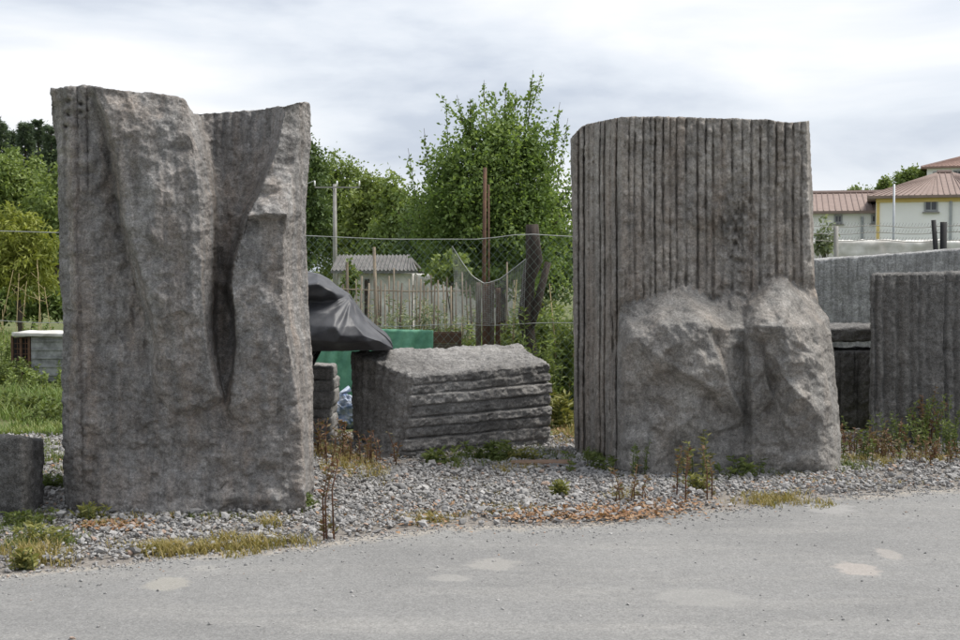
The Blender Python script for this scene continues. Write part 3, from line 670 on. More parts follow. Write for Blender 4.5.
o = relief('wrapped_bundle', left, right, top, bt, bun, 11.35, 12.2, 130, 90, M['wrap'], bun_d,
           lambda V, n: .010 * fbm(V * [1, 1, 1.6], 3, 2, 200), 4, rim=24, zmin=0, lean=-.08)
tag(o, 'dark grey cloth wrapped bundle with folds, leaning on the oblong stone block', 'bundle')

# ------------------------------------------------------------------ vegetation helpers
def leaves(name, P, size, mat, parent=None, base=None, droop=.3, aspect=.55, up=.25, seed=0, D=None):
    """one folded leaf (two quads sharing a midrib -> 6 verts) at every point"""
    r = np.random.default_rng(seed); n = len(P)
    if D is None:
        D = r.normal(size=(n, 3)); D[:, 2] -= droop
    D = D / np.linalg.norm(D, axis=1, keepdims=True)
    U = r.normal(size=(n, 3)); U[:, 2] += up * 4; W = np.cross(D, U); W /= np.linalg.norm(W, axis=1, keepdims=True) + 1e-9
    Nn = np.cross(W, D)
    s = (size * r.uniform(.65, 1.35, n))[:, None]; hw = s * aspect * .5
    V = np.stack([P, P + D * s * .45 + W * hw + Nn * s * .08, P + D * s, P + D * s * .45 - W * hw + Nn * s * .08], 1).reshape(-1, 3)
    Q = np.arange(4 * n).reshape(n, 4)
    T = np.concatenate([Q[:, [0, 1, 2]], Q[:, [0, 2, 3]]])
    return mesh(name, V, T, mat, parent, False, base)
def crown_points(blobs, n, clumps, seed, tight=.16, shell=.5):
    r = np.random.default_rng(seed); B = np.array(blobs, float)
    vol = B[:, 3] * B[:, 4] * B[:, 5]; pick = r.choice(len(B), clumps, p=vol / vol.sum())
    d = r.normal(size=(clumps, 3)); d /= np.linalg.norm(d, axis=1, keepdims=True)
    rad = r.uniform(0, 1, clumps) ** shell
    Cc = B[pick, :3] + d * rad[:, None] * B[pick, 3:6] * (1 + .18 * r.normal(size=(clumps, 1)))
    sc = B[pick, 3:6] * tight * r.uniform(.5, 1.5, (clumps, 1))
    k = r.integers(0, clumps, n)
    off = r.normal(size=(n, 3)); 
    return Cc[k] + off * sc[k], Cc
def tree(name, base, blobs, n, clumps, size, lm, label, cat='tree', group=None, trunk_r=.12, seed=0, tight=.16, limbs=10, aspect=.6, trunkmat='bark'):
    base = np.array(base, float); root = empty(name, base)
    P, Cc = crown_points(blobs, n, clumps, seed, tight)
    P[:, 2] = np.maximum(P[:, 2], .05)
    leaves('crown', P, size, M[lm], root, base, seed=seed + 1, aspect=aspect)
    r = np.random.default_rng(seed + 5); B = np.array(blobs, float); hc = B[np.argmax(B[:, 2]), :3]
    mb = MB(); mid = np.array([(base[0] * .6 + hc[0] * .4), (base[1] * .6 + hc[1] * .4), base[2] + (hc[2] - base[2]) * .5])
    mb.tube([base - [0, 0, .1], (base + mid) / 2 + r.normal(size=3) * trunk_r * .3, mid, hc], [trunk_r * 1.2, trunk_r, trunk_r * .75, trunk_r * .2], 8)
    mb.build('trunk', M[trunkmat], root, True, base)
    lb = MB()
    for i in r.choice(len(Cc), min(limbs, len(Cc)), replace=False):
        s = base + (hc - base) * r.uniform(.3, .8); m_ = (s + Cc[i]) / 2 + [0, 0, .1 * abs(Cc[i][2] - s[2])]
        lb.tube([s, m_, Cc[i]], [trunk_r * .4, trunk_r * .25, trunk_r * .08], 5)
    if limbs: lb.build('limbs', M[trunkmat], root, True, base)
    return tag(root, label, cat, group)
def blob(px, py, Y, rx, ry, deep=1.0):
    """ellipsoid centred on a pixel at distance Y, radii in pixels"""
    p = at(px, py, Y); s = Y / F
    return (p[0], p[1], p[2], rx * s, rx * s * deep, ry * s)

# ------------------------------------------------------------------ central fruit tree: real shoots with leaves
def fruit_tree():
    Y = 22.0; s = Y / F
    base = np.array([*at(505, 300, Y)[:2], 0.0]); root = empty('fruit_tree', base); r = np.random.default_rng(11)
    wood = MB(); tops = []
    head = at(500, 290, Y)
    wood.tube([base - [0, 0, .1], (base + head) / 2 + [.05, 0, 0], head], [.11, .085, .075], 8)
    limb_end = [(428, 185), (420, 225), (447, 145), (462, 118), (485, 110), (505, 105), (520, 130), (535, 150), (548, 175), (560, 215), (440, 255), (545, 245), (470, 180), (500, 170), (525, 200), (455, 210), (480, 240), (515, 240)]
    pts = []; dirs = []; wts = []
    for (x, y) in limb_end:
        e_ = at(x, y, Y + r.uniform(-.75, .75)); m_ = (head + e_) / 2 + r.normal(size=3) * .08
        L_ = np.array([head, m_, e_]); wood.tube(L_, [.05, .032, .012], 5)
        for q in range(30):                                   # side shoots along the limb
            f = r.uniform(.25, 1.0); p = head + (m_ - head) * min(1, f * 2) if f < .5 else m_ + (e_ - m_) * (f - .5) * 2
            d = (e_ - head) / np.linalg.norm(e_ - head) * .5 + r.normal(size=3) * .55 + [0, 0, .35]; d /= np.linalg.norm(d)
            pts.append(p); dirs.append(d); wts.append(r.uniform(.3, .75))
    for (x, y, x1, y1) in [(430, 190, 424, 128), (448, 150, 446, 100), (462, 122, 457, 95), (484, 112, 484, 80), (505, 108, 506, 83), (515, 110, 516, 92), (524, 130, 530, 86), (530, 115, 542, 72), (528, 125, 533, 70),
                           (546, 180, 560, 102), (556, 190, 568, 118), (420, 220, 408, 148), (440, 170, 418, 160), (470, 130, 470, 98), (495, 115, 495, 92), (552, 170, 556, 130), (425, 205, 398, 190), (418, 235, 392, 205)]:
        yy = Y + r.uniform(-.4, .4); p, e_ = at(x, y, yy), at(x1, y1, yy); pts.append(p); dirs.append((e_ - p) / np.linalg.norm(e_ - p)); wts.append(np.linalg.norm(e_ - p))
        wood.tube([p, e_], [.008, .003], 4)
    LP = []; LD = []
    for p, d, l in zip(pts, dirs, wts):
        k = int(l / .0135) + 4; tt = r.uniform(.02, 1, k)[:, None]; bend = np.array([0, 0, -.12]) * tt ** 2 * l
        LP.append(p + d * l * tt + bend + r.normal(size=(k, 3)) * (.055 * (1.1 - tt))); LD.append(d * .55 + r.normal(size=(k, 3)) * .7 + [0, 0, -.15])
    B = [blob(452, 172, Y, 28, 36, 1), blob(532, 155, Y, 26, 40, 1), blob(492, 145, Y, 40, 36, 1), blob(490, 200, Y, 66, 72, 1), blob(520, 230, Y, 45, 50, 1), blob(445, 235, Y, 36, 42, 1), blob(495, 270, Y, 62, 30, .8)]
    P2, _ = crown_points(B, 44000, 800, 12, .14, .62); LP.append(P2); LD.append(r.normal(size=(len(P2), 3)) - [0, 0, .3])
    LP = np.concatenate(LP); LD = np.concatenate(LD)
    wood.build('trunk', M['bark'], root, True, base)
    leaves('crown', LP, .068, M['leaf_pear'], root, base, D=LD, seed=13, aspect=.62)
    tag(root, 'leafy green fruit tree with thin upright shoots behind the wire fence', 'tree')
fruit_tree()

def T(name, px, Y, blobs, *a, **k):
    p = at(px, 270, Y); tree(name, (p[0], Y, 0), [blob(x, y, Y, rx, ry) for x, y, rx, ry in blobs], *a, **k)
GB = 'background trees beyond the wire fence'
T('pine_tree', 300, 62, [(300, 165, 20, 34), (305, 205, 26, 45), (290, 230, 30, 45)], 20300, 208, 0.197, 'leaf_dark', 'dark dense pine half hidden by the cleft stone', group=GB, seed=21, trunk_r=.25)
T('broadleaf_tree', 338, 70, [(336, 178, 24, 24), (345, 215, 30, 36), (330, 245, 30, 30)], 17400, 192, 0.197, 'leaf_mid', 'rounded mid green tree rising behind the concrete utility pole', group=GB, seed=22, trunk_r=.2)
T('broadleaf_tree', 366, 66, [(364, 192, 16, 20), (372, 215, 26, 34), (362, 245, 26, 30)], 14500, 176, 0.232, 'leaf_light', 'pale yellowish green tree on the skyline between pole and fruit tree', group=GB, seed=23, trunk_r=.2)
T('broadleaf_tree', 397, 48, [(394, 205, 20, 24), (402, 235, 30, 36), (385, 250, 24, 30)], 15950, 192, 0.174, 'leaf_mid', 'mid green rounded tree touching the left side of the fruit tree', group=GB, seed=24, trunk_r=.18)
T('broadleaf_tree', 445, 36, [(440, 235, 46, 36), (430, 265, 40, 24)], 17400, 192, 0.128, 'leaf_dark', 'dark spreading tree below the fruit tree branches, above the white wall', group=GB, seed=25, trunk_r=.14)
T('broadleaf_tree', 540, 34, [(535, 225, 42, 46), (550, 262, 44, 36), (510, 255, 34, 40)], 23200, 240, 0.128, 'leaf_dark', 'dark leafy tree behind the rusty pole and the fluted stone', group=GB, seed=26, trunk_r=.14)
T('broadleaf_tree', 600, 40, [(598, 250, 40, 36)], 7250, 128, 0.151, 'leaf_mid', 'low green tree behind the fluted standing stone', group=GB, seed=27, trunk_r=.14)
# left side
def conifer(px, Y, top_y, wid, n, label, seed):
    base = np.array([*at(px, 270, Y)[:2], 0]); root = empty('conifer', base); r = np.random.default_rng(seed)
    H = at(px, top_y, Y)[2]; rad = wid * Y / F
    mb = MB(); mb.tube([base, base + [0, 0, H * .6], base + [0, 0, H]], [.22, .13, .02], 7); mb.build('trunk', M['bark'], root, True, base)
    k = 300; f = r.uniform(.05, 1, k) ** .8; an = r.uniform(0, 2 * math.pi, k)
    P = []; D = []
    for i in range(k):
        L_ = rad * (1.02 - f[i]) ** .8 * 1.35 * r.uniform(.7, 1.15) + .12; m_ = n // k
        tt = r.uniform(.05, 1, m_) ** .7; dr = np.array([math.cos(an[i]), math.sin(an[i]), .12])
        q = base + [0, 0, H * f[i]] + dr * (tt * L_)[:, None]; q[:, 2] += -.16 * L_ * tt ** 2 + r.normal(size=m_) * .06
        q[:, :2] += r.normal(size=(m_, 2)) * (.16 * (1.05 - tt))[:, None]; P.append(q); D.append(dr * .9 + r.normal(size=(m_, 3)) * .4)
    P = np.concatenate(P)
    leaves('crown', P, .22, M['leaf_conifer'], root, base, D=np.concatenate(D), aspect=.28, seed=seed)
    tag(root, label, 'tree', 'conifers on the hillside')
for k, (x, Yc, ty, wd, lb) in enumerate([(-34, 74, 128, 26, 'dark conifer at the open end of the row'), (-16, 78, 132, 24, 'dark conifer second in the row, with a low tip'), (2, 70, 122, 24, 'dark broad conifer with the tallest tip of the row'), (14, 80, 133, 22, 'dark conifer set back between two taller ones'), (27, 75, 124, 20, 'dark conifer with a narrow spiky tip'),
        (40, 78, 121, 22, 'dark tall conifer behind the willow bush'), (53, 72, 127, 22, 'dark conifer partly hidden by the cleft stone'), (66, 76, 124, 24, 'dark conifer almost wholly behind the cleft stone')]): conifer(x, Yc, ty, wd, 15000, lb, 31 + k)
T('broadleaf_tree', 8, 52, [(6, 190, 34, 36), (-20, 210, 30, 40), (34, 225, 30, 36)], 23200, 256, 0.174, 'leaf_mid', 'broad mid green tree in front of the conifers', group=GB, seed=35, trunk_r=.2)
T('broadleaf_tree', 60, 50, [(62, 215, 34, 46), (80, 240, 30, 40)], 14500, 176, 0.162, 'leaf_mid', 'green tree beside the left edge of the cleft stone', group=GB, seed=36, trunk_r=.2)
T('willow_bush', 22, 26, [(10, 235, 30, 30), (34, 250, 26, 28), (-15, 250, 30, 34), (20, 272, 36, 22)], 9000, 190, .14, 'leaf_willow', 'yellow green willow bush beyond the wire fence', cat='bush', seed=37, trunk_r=.06, aspect=.3)
# right side
T('shrub', 826, 22, [(826, 235, 9, 18), (822, 245, 10, 12)], 420, 60, .085, 'leaf_pale', 'sparse pale leaved shrub beside the fluted standing stone', cat='shrub', seed=41, trunk_r=.02, limbs=14)
T('broadleaf_tree', 857, 110, [(857, 195, 12, 8)], 2610, 64, 0.232, 'leaf_mid', 'small far tree crown above the low tiled roof', group='far trees behind the white houses', seed=42)
T('broadleaf_tree', 884, 105, [(887, 187, 9, 9)], 2610, 64, 0.232, 'leaf_mid', 'small far tree at the joint of the two tiled roofs', group='far trees behind the white houses', seed=43)
T('broadleaf_tree', 914, 100, [(914, 176, 13, 10), (905, 182, 12, 9)], 4640, 96, 0.232, 'leaf_mid', 'far green tree beside the raised house with red roof', group='far trees behind the white houses', seed=44)

# ------------------------------------------------------------------ white houses on the right
def house(name, x0p, x1p, eave_p, ridge_p, Y, depth, label, hip=True, roof='tile', windows=(), pipes=(), quoin=None, ridge_x=None, trim=True):
    a, b_ = at(x0p, eave_p, Y), at(x1p, eave_p, Y); x0, x1, ze = a[0], b_[0], a[2]
    root = empty(name, (x0, Y, 0)); zr = at(x0p, ridge_p, Y + depth / 2)[2]
    mb = MB(); mb.box(((x0 + x1) / 2, Y + depth / 2, ze / 2), (x1 - x0, depth, ze)); mb.build('wall', M['wall'], root, base=root.location)
    o = .45; A = np.array([(x0 - o, Y - o, ze + .02), (x1 + o, Y - o, ze + .02), (x1 + o, Y + depth + o, ze + .02), (x0 - o, Y + depth + o, ze + .02)])
    if ridge_x: r0, r1 = [at(k, ridge_p, Y + depth / 2)[0] for k in ridge_x]
    else: r0, r1 = (x0 + depth * .4, x1 - depth * .4) if hip else (x0 - o, x1 + o)
    rr = np.array([(r0, Y + depth / 2, zr), (r1, Y + depth / 2, zr)]); th = np.array([0, 0, -.14])
    mb = MB(); V = np.vstack([A, rr, A + th])
    mb.add(V, [(0, 1, 5, 4), (2, 3, 4, 5), (1, 2, 5), (3, 0, 4), (0, 6, 7, 1), (1, 7, 8, 2), (2, 8, 9, 3), (3, 9, 6, 0), (6, 9, 8, 7)])
    ro = mb.build('roof', M[roof], root, base=root.location)
    # rows of cover tiles running down the front slope and the ridge roll
    mb = MB(); k = int((x1 - x0) / .26)
    for i in range(k + 1):
        f = i / k; p = A[0] + (A[1] - A[0]) * f; q = rr[0] + (rr[1] - rr[0]) * np.clip((p[0] - r0) / (r1 - r0 + 1e-6), 0, 1)
        lim = 1.0
        mb.tube([p + [0, 0, .03], p + (np.array([p[0] * .0 + (p[0] if r0 <= p[0] <= r1 else q[0]), q[1], q[2]]) - p) * lim + [0, 0, .03]], .022, 5)
    mb.tube([rr[0] + [0, 0, .05], rr[1] + [0, 0, .05]], .13, 6)
    mb.build('tile_rows', M[roof], ro, base=root.location)['kind'] = 'stuff'
    if trim:
        mb = MB(); mb.box(((x0 + x1) / 2, Y - .05, ze - .22), (x1 - x0, .1, .2)); mb.build('eaves_band', M['yellow'], root, base=root.location)
    if quoin:
        q0, q1 = at(quoin[0], 230, Y)[0], at(quoin[1], 230, Y)[0]; mb = MB(); mb.box(((q0 + q1) / 2, Y - .03, (ze - .33) / 2), (q1 - q0, .06, ze - .33)); mb.build('corner_pilaster', M['yellow'], root, base=root.location)
    for (wx, wy, ww, wh) in windows:
        c = at(wx, wy, Y); s = Y / F; W_, H_ = ww * s, wh * s
        mb = MB(); t_ = .09
        for sx_ in (-1, 1): mb.box((c[0] + sx_ * (W_ / 2 - t_ / 2), Y - .04, c[2]), (t_, .08, H_))
        for sz in (-1, 1): mb.box((c[0], Y - .042, c[2] + sz * (H_ / 2 - t_ / 2)), (W_ - 2 * t_ - .004, .08, t_))
        mb.box((c[0], Y - .035, c[2]), (.05, .05, H_ - 2 * t_ - .004))
        wi = mb.build('window', M['frame'], root, base=root.location)
        mb = MB(); mb.box((c[0], Y - .012, c[2]), (W_ - .03, .02, H_ - .03)); mb.build('pane', M['glass'], wi, base=root.location)
        mb = MB(); mb.box((c[0], Y - .08, c[2] - H_ / 2 - .06), (W_ + .16, .16, .07)); mb.build('sill', M['concrete'], wi, base=root.location)
    for pxx in pipes:
        x = at(pxx, 230, Y)[0]; mb = MB(); mb.tube([(x, Y - .1, 0), (x, Y - .1, ze - .3)], .07, 7); mb.build('drainpipe', M['pipe'], root, base=root.location)
    root.rotation_euler.z = -math.atan2(x0, Y)
    tag(root, label, 'house', 'white houses with tiled roofs')
house('white_house', 790, 884, 212, 194, 72, 9, 'low white house with brown tiled roof and two small windows', hip=False, windows=[(836.5, 219.5, 8, 8.5), (871.5, 219.5, 7.5, 8.5)], pipes=(859,), trim=False)
house('white_house', 876, 1010, 196.5, 174.5, 69, 11, 'white house with yellow corner and eaves under a hipped brown roof', windows=[(928, 206, 13, 12), (986, 206, 13, 12)], pipes=(946,), quoin=(876.3, 879.3), ridge_x=(904, 918))
house('white_house', 927, 1060, 167, 151, 98, 12, 'raised white house with red tiled roof behind the hipped one', windows=[(937, 176, 9, 8), (956, 175, 9, 8), (985, 175, 9, 8)], roof='tile2', ridge_x=(962, 1030), trim=False)
# lamp-less steel pole before the houses
p = at(893.5, 240, 52); pole = empty('steel_pole', (p[0], 52, 0)); H = at(893.5, 184, 52)[2]
mb = MB(); mb.tube([(p[0], 52, 0), (p[0], 52, H)], [.06, .045], 8); mb.build('pole', M['pipe'], pole, True, pole.location)
mb = MB(); mb.box((p[0], 52, .03), (.3, .3, .06)); mb.build('base_plate', M['pipe'], pole, base=pole.location)
tag(pole, 'slim grey steel pole standing before the white house with yellow corner', 'pole')
# pale rough wall below the houses
C = box8(at(780, 250, 27)[0], at(1120, 250, 27)[0], 27, 27.5, -.05, at(880, 240.5, 27)[2])
tag(block('rubble_wall', C, M['wall_off'], (160, 6, 40), .05, lambda V, n: .04 * fbm(V, 2, 4, 300) + .012 * ridged(V, 6, 3, 310)), 'pale rough limewashed rubble wall below the white houses', 'wall')
# wire fence with black posts in front of it
root = empty('wire_fence', (*at(940, 250, 21)[:2], 0)); Yf = 21.0
for xa, xb, yt in ((943, 943.5, 222), (937.5, 933.5, 220), (1010, 1010, 222), (836, 836, 226)):
    pb = at(xa, 270, Yf); pt = at(xb, yt, Yf); mb = MB(); mb.tube([(pb[0], Yf, 0), (pb[0], Yf, 1.5), (pt[0], Yf, pt[2])], [.045, .042, .038] if xa < 940 else [.055] * 3, 7)
    mb.build('post', M['black'] if xa > 900 else M['concrete'], root, True, root.location)
for k, (y0, y1) in enumerate(((231.5, 230.5), (238, 240), (224, 225))):
    a, b_ = at(800, y0, Yf), at(1030, y1, Yf); f = np.linspace(0, 1, 14)[:, None]; P_ = a + (b_ - a) * f; P_[:, 2] -= .05 * np.sin(np.pi * (f[:, 0] * 3 % 1)); P_[:, 1] += .06
    mb = MB(); mb.tube(P_, .006, 4)
    for q in np.linspace(.02, .98, 70):
        c = a + (b_ - a) * q; c[1] += .06; mb.tube([c + [-.015, 0, -.03], c + [.015, 0, .03]], .003, 3)
    mb.build('barbed_wire', M['concrete'], root, base=root.location)
tag(root, 'barbed wire fence with black and leaning posts behind the long slab', 'fence')

# ------------------------------------------------------------------ garden behind: shed, white wall, pole
Y = 29.0; s = Y / F
x0, x1 = at(338, 300, Y)[0], at(412, 300, Y)[0]; ze, zr = at(370, 273.5, Y)[2], at(370, 258, Y + 1.4)[2]
shed = empty('garden_shed', ((x0 + x1) / 2, Y, 0))
mb = MB(); mb.box(((x0 + x1) / 2, Y + 1.25, ze / 2), (x1 - x0, 2.5, ze)); mb.build('wall', M['wall_off'], shed, base=shed.location)
mb = MB(); o = .14; A = np.array([(x0 - o, Y - .2, ze + .005), (x1 + o, Y - .2, ze + .005), (x1 + o - .25, Y + 1.3, zr), (x0 - o, Y + 1.3, zr), (x1 + o, Y + 2.8, ze + .005), (x0 - o, Y + 2.8, ze + .005)])
V = np.vstack([A, A + [0, 0, .06]]); mb.add(V, [(6, 7, 8, 9), (9, 8, 10, 11), (0, 3, 2, 1), (3, 5, 4, 2), (0, 1, 7, 6), (1, 2, 8, 7), (2, 4, 10, 8), (4, 5, 11, 10), (5, 3, 9, 11), (3, 0, 6, 9)])
rf = mb.build('roof', M['slate'], shed, base=shed.location)
mb = MB()
for i in range(22):
    x = x0 - o + (x1 - x0 + 2 * o) * (i + .5) / 22; mb.tube([(x, Y - .21, ze + .075), (min(x, x1 + o - .26), Y + 1.3, zr + .07)], .022, 4)
mb.build('roof_ribs', M['slate'], rf, base=shed.location)
for xx, w_, y0 in ((367, 5, 275), (352, 3.5, 277)):
    c = at(xx, 290, Y); mb = MB(); mb.box((c[0], Y - .012, ze * .46), (w_ * s, .05, ze * .92)); mb.build('door', M['wood_d'], shed, base=shed.location)
tag(shed, 'low white garden shed with grey ribbed roof', 'shed')
x0, x1 = at(413, 300, Y)[0], at(524, 300, Y)[0]; ze = at(370, 274, Y)[2]
C = box8(x0 + .02, x1, Y + .1, Y + .35, 0, ze)
tag(block('garden_wall', C, M['wall_off'], (60, 4, 26), .03, lambda V, n: .02 * fbm(V, 3, 4, 320)), 'white garden wall with stains between the shed and the fruit tree', 'wall')
Y = 44.0; p = at(335, 270, Y); H = at(335, 184, Y)[2]
up = empty('utility_pole', (p[0], Y, 0))
mb = MB(); mb.tube([(p[0], Y, 0), (p[0], Y, H)], [.085, .06], 8); mb.build('pole', M['concrete'], up, True, up.location)
mb = MB(); mb.box((p[0] + .1, Y - .15, H - .12), (1.5, .05, .05)); mb.build('crossarm', M['concrete'], up, base=up.location)
for dx in (-.65, .1, .85):
    mb = MB(); mb.tube([(p[0] + dx, Y - .15, H - .07), (p[0] + dx, Y - .15, H + .1)], [.03, .02], 7); mb.build('insulator', M['wall'], up, True, up.location)
a = np.array([p[0] - .65, Y - .15, H + .1]); b_ = at(180, 190, 46); f = np.linspace(0, 1, 16)[:, None]; P_ = a + (b_ - a) * f; P_[:, 2] -= .5 * np.sin(np.pi * f[:, 0])
mb = MB(); mb.tube(P_, .02, 4); mb.build('cable', M['galv'], up, base=up.location)
tag(up, 'concrete utility pole with crossarm against the background trees', 'utility pole')

# ------------------------------------------------------------------ chain-link fence along the back
YF = 14.0
fence = empty('chain_link_fence', (-2.2, YF, 0)); FX0, FX1 = -6.4, 1.6; zt = lambda x: float(np.interp(x, [-6.4, -5.2, -4.5, -1.9, -1.0, .02, .47, .95, 1.6], [2.02, 2.02, 2.0, 1.97, 1.93, 1.93, 1.99, 1.96, 1.96]))
mb = MB(); step = .088
n_ = int((FX1 - FX0 + 2) / step)
for i in range(-2, n_):
    for sgn in (1, -1):
        xb = FX0 - (1 if sgn > 0 else -1) + i * step if sgn > 0 else FX0 + 1 + i * step - 1
        pts_ = []
        for zz in np.linspace(0.02, 2.0, 9):
            x = xb + sgn * zz * .86
            if -2.6 <= x <= FX1: pts_.append((x, YF + .012 * sgn + .02 * math.sin(x * 3.1) * math.sin(zz * 2), zz * zt(x) / 2.0))
        if len(pts_) > 1: mb.tube(pts_, .0013, 3, False)
mb.build('wire_mesh', M['mesh'], fence, base=fence.location)['kind'] = 'stuff'
for k, zf in enumerate((1.0, .52)):
    xx = np.linspace(FX0, FX1, 40); mb = MB(); mb.tube([(x, YF - .02, zt(x) * zf - (.012 * math.sin(x * 5) if k else 0)) for x in xx], .005 if not k else .004, 5); mb.build('tension_wire', M['galv'], fence, base=fence.location)
for x in (-5.9, -3.4):
    mb = MB(); mb.tube([(x, YF + .05, -.1), (x + .02, YF + .05, 1.0), (x, YF + .05, 1.98)], .032, 7); mb.build('post', M['concrete'], fence, True, fence.location)
p = at(484, 300, YF + .06)
mb = MB(); ztop = at(484, 167, YF)[2]; mb.tube([(p[0], YF + .07, -.05), (p[0], YF + .07, 1.5), (p[0] + .01, YF + .07, ztop)], .021, 7); mb.build('post', M['rust'], fence, True, fence.location)['label'] = 'tall rusty steel post'
mb = MB(); mb.tube([(p[0] + .055, YF + .09, -.05), (p[0] + .05, YF + .09, ztop - .18)], .012, 6); mb.build('rod', M['rust'], fence, True, fence.location)
p = at(530, 300, YF + .1); mb = MB(); zs = np.linspace(-.05, at(530, 224, YF)[2], 12); rr_ = np.random.default_rng(3)
mb.tube([(p[0] + .03 * math.sin(z * 4) + rr_.normal() * .01, YF + .12, z) for z in zs], [.075 + .012 * rr_.normal() for z in zs], 9); mb.build('post', M['wood_d'], fence, True, fence.location)['label'] = 'gnarled dark wooden post'
a, b_ = at(548, 262, YF + .1), at(520, 350, YF + .1); mb = MB(); mb.tube([a, (a + b_) / 2 + [.03, 0, 0], b_ - [.1, 0, .45]], [.035, .045, .05], 8); mb.build('brace', M['wood_d'], fence, True, fence.location)
tag(fence, 'sagging chain link fence on mixed posts behind the stones', 'fence')
# old brown boards leaning on the rusty post
for k, (x, w_, y0) in enumerate(((478.5, 5.5, 282), (485.5, 6, 284), (492, 5, 281), (498, 5, 288))):
    a = at(x, y0, YF + .2); s = YF / F
    C = box8(a[0] - w_ * s / 2, a[0] + w_ * s / 2, YF + .17 + .02 * k, YF + .19 + .02 * k, 0, a[2])
    tag(block('board', C, M['rust'] if k % 2 else M['wood'], (5, 2, 26), .004, lambda V, n: .004 * fbm(V, 9, 3, 5 + k)),
        ['narrow grey brown board, outermost beside the rusty post', 'rust stained board directly behind the rusty post', 'grey brown board next to the rusty post, second along', 'rust stained board nearest the drooping net'][k], 'board', 'boards leaning by the rusty post')
# pale netting drooping between the posts
uu = np.linspace(0, 1, 34); vv = np.linspace(0, 1, 26)
topx = np.array([452, 462, 472, 485, 500, 512, 526]); topy = np.array([246, 262, 276, 284, 279, 270, 259]); botx = np.array([456, 464, 474, 486, 498, 510, 524]); boty = np.array([312, 318, 322, 324, 322, 318, 312])
def netp(u, v):
    k = u * 6; x = np.interp(k, range(7), topx) * (1 - v) + np.interp(k, range(7), botx) * v; y = np.interp(k, range(7), topy) * (1 - v) + np.interp(k, range(7), boty) * v
    return at(x, y, YF - .05 + .035 * math.sin(u * 17 + v * 4) * (v + .1))
mb = MB()
for u in uu: mb.tube([netp(u, v) for v in vv[::3]] + [netp(u, 1)], .0016, 3, False)
for v in vv: mb.tube([netp(u, v) for u in uu[::2]] + [netp(1, v)], .0016 if v > 0 else .006, 3, False)
o = mb.build('drooping_net', M['galv'], base=[*at(485, 300, YF)[:2], 0]); tag(o, 'pale fine netting drooping between the rusty post and gnarled post', 'net')
# green sheet along the foot of the fence
nx_, nz_ = 90, 30; x0, x1 = at(290, 350, YF - .12)[0], at(433, 350, YF - .12)[0]
X, Z = np.meshgrid(np.linspace(x0, x1, nx_), np.linspace(0.02, 1, nz_)); zt_ = np.interp(X, [x0, at(350, 330, YF)[0], x1], [.98, .985, .955])
Yg = YF - .14 + .04 * np.sin(X * 9 + Z) + .012 * np.sin(X * 51 + 5 * np.sin(Z * 4)) + .03 * np.sin(X * 23 - 3 * Z) * (1 - Z * .5)
V = np.stack([X, Yg, Z * zt_], -1).reshape(-1, 3); I = np.arange(nx_ * nz_).reshape(nz_, nx_); Q = np.stack([I[:-1, :-1], I[:-1, 1:], I[1:, 1:], I[1:, :-1]], -1).reshape(-1, 4)
o = mesh('green_sheet', V, Q, M['green'], None, True, (x0, YF, 0)); sm = o.modifiers.new('thick', 'SOLIDIFY'); sm.thickness = .006
tag(o, 'green plastic sheet hung along the foot of the wire fence', 'sheet')
# wooden crate beside it
c = at(446, 345, YF + .35); root = empty('wooden_crate', (c[0], YF + .4, 0)); cw, ch_ = .34, at(446, 332, YF + .3)[2]
for k in range(7):
    z = ch_ * (k + .5) / 7
    for yy in (YF + .25, YF + .55): mb = MB(); mb.box((c[0], yy, z), (cw, .018, ch_ / 7 - .02)); mb.build('slat', M['rust'] if k % 3 == 0 else M['wood'], root, base=root.location)
for xx in (-1, 1):
    for yy in (YF + .27, YF + .53): mb = MB(); mb.box((c[0] + xx * (cw / 2 - .02), yy, ch_ / 2), (.03, .02, ch_)); mb.build('corner_post', M['wood'], root, base=root.location)
tag(root, 'brown slatted wooden crate at the end of the green sheet', 'crate')

# stakes in the garden
r = np.random.default_rng(5)
for k, (x, yt, yb) in enumerate([(347, 262, 320), (356, 279, 322), (374, 247, 330), (381, 280, 322), (389, 276, 320), (394, 268, 322), (402, 283, 324), (409, 279, 324), (417, 276, 326), (424, 283, 322), (431, 275, 322), (438, 280, 322), (447, 277, 326), (456, 282, 324), (462, 272, 330), (470, 285, 324), (507, 262, 332), (514, 280, 330), (343, 284, 320), (362, 276, 322), (369, 283, 322), (378, 286, 322), (385, 284, 320), (398, 281, 322), (413, 285, 322), (421, 279, 322), (428, 287, 322), (435, 284, 322), (443, 284, 322), (451, 286, 324), (466, 281, 324)]):
    Ys = 19 + r.uniform(-1.2, 1.6); pb = gnd(x + r.uniform(-2, 2), 270 + 1.6 * F / Ys); pt = at(x, yt, Ys); th = .030 if x in (374, 347) else r.uniform(.011, .019)
    mb = MB(); m_ = (pb + pt) / 2 + r.normal(size=3) * .02; mb.tube([pb - [0, 0, .05], m_, pt], [th * 1.1, th, th * .8], 6)
    o = mb.build('garden_stake', M['stake'] if k % 3 else M['wood'], None, True, pb)
    if x == 374: tag(o, 'stout pointed wooden post before the shed door', 'stake', 'stakes in the vegetable garden')
    elif x == 347: tag(o, 'stout short wooden post at the end of the shed', 'stake', 'stakes in the vegetable garden')
    else: tag(o, 'thin garden stake in the row before the shed' if x < 412 else 'thin garden stake in the row before the white wall' if x < 500 else ('tall thin stake' if x < 510 else 'short thin stake') + ' between the drooping net and the gnarled post', 'stake', 'stakes in the vegetable garden')
mb = MB(); a, b_ = at(340, 289, 19.3), at(470, 291, 19.6); mb.tube([a, (a + b_) / 2 + [0, 0, -.02], b_], .012, 6); tag(mb.build('cross_rail', M['stake'], base=[*a[:2], 0]), 'long thin horizontal rail tied along the garden stakes', 'rail')

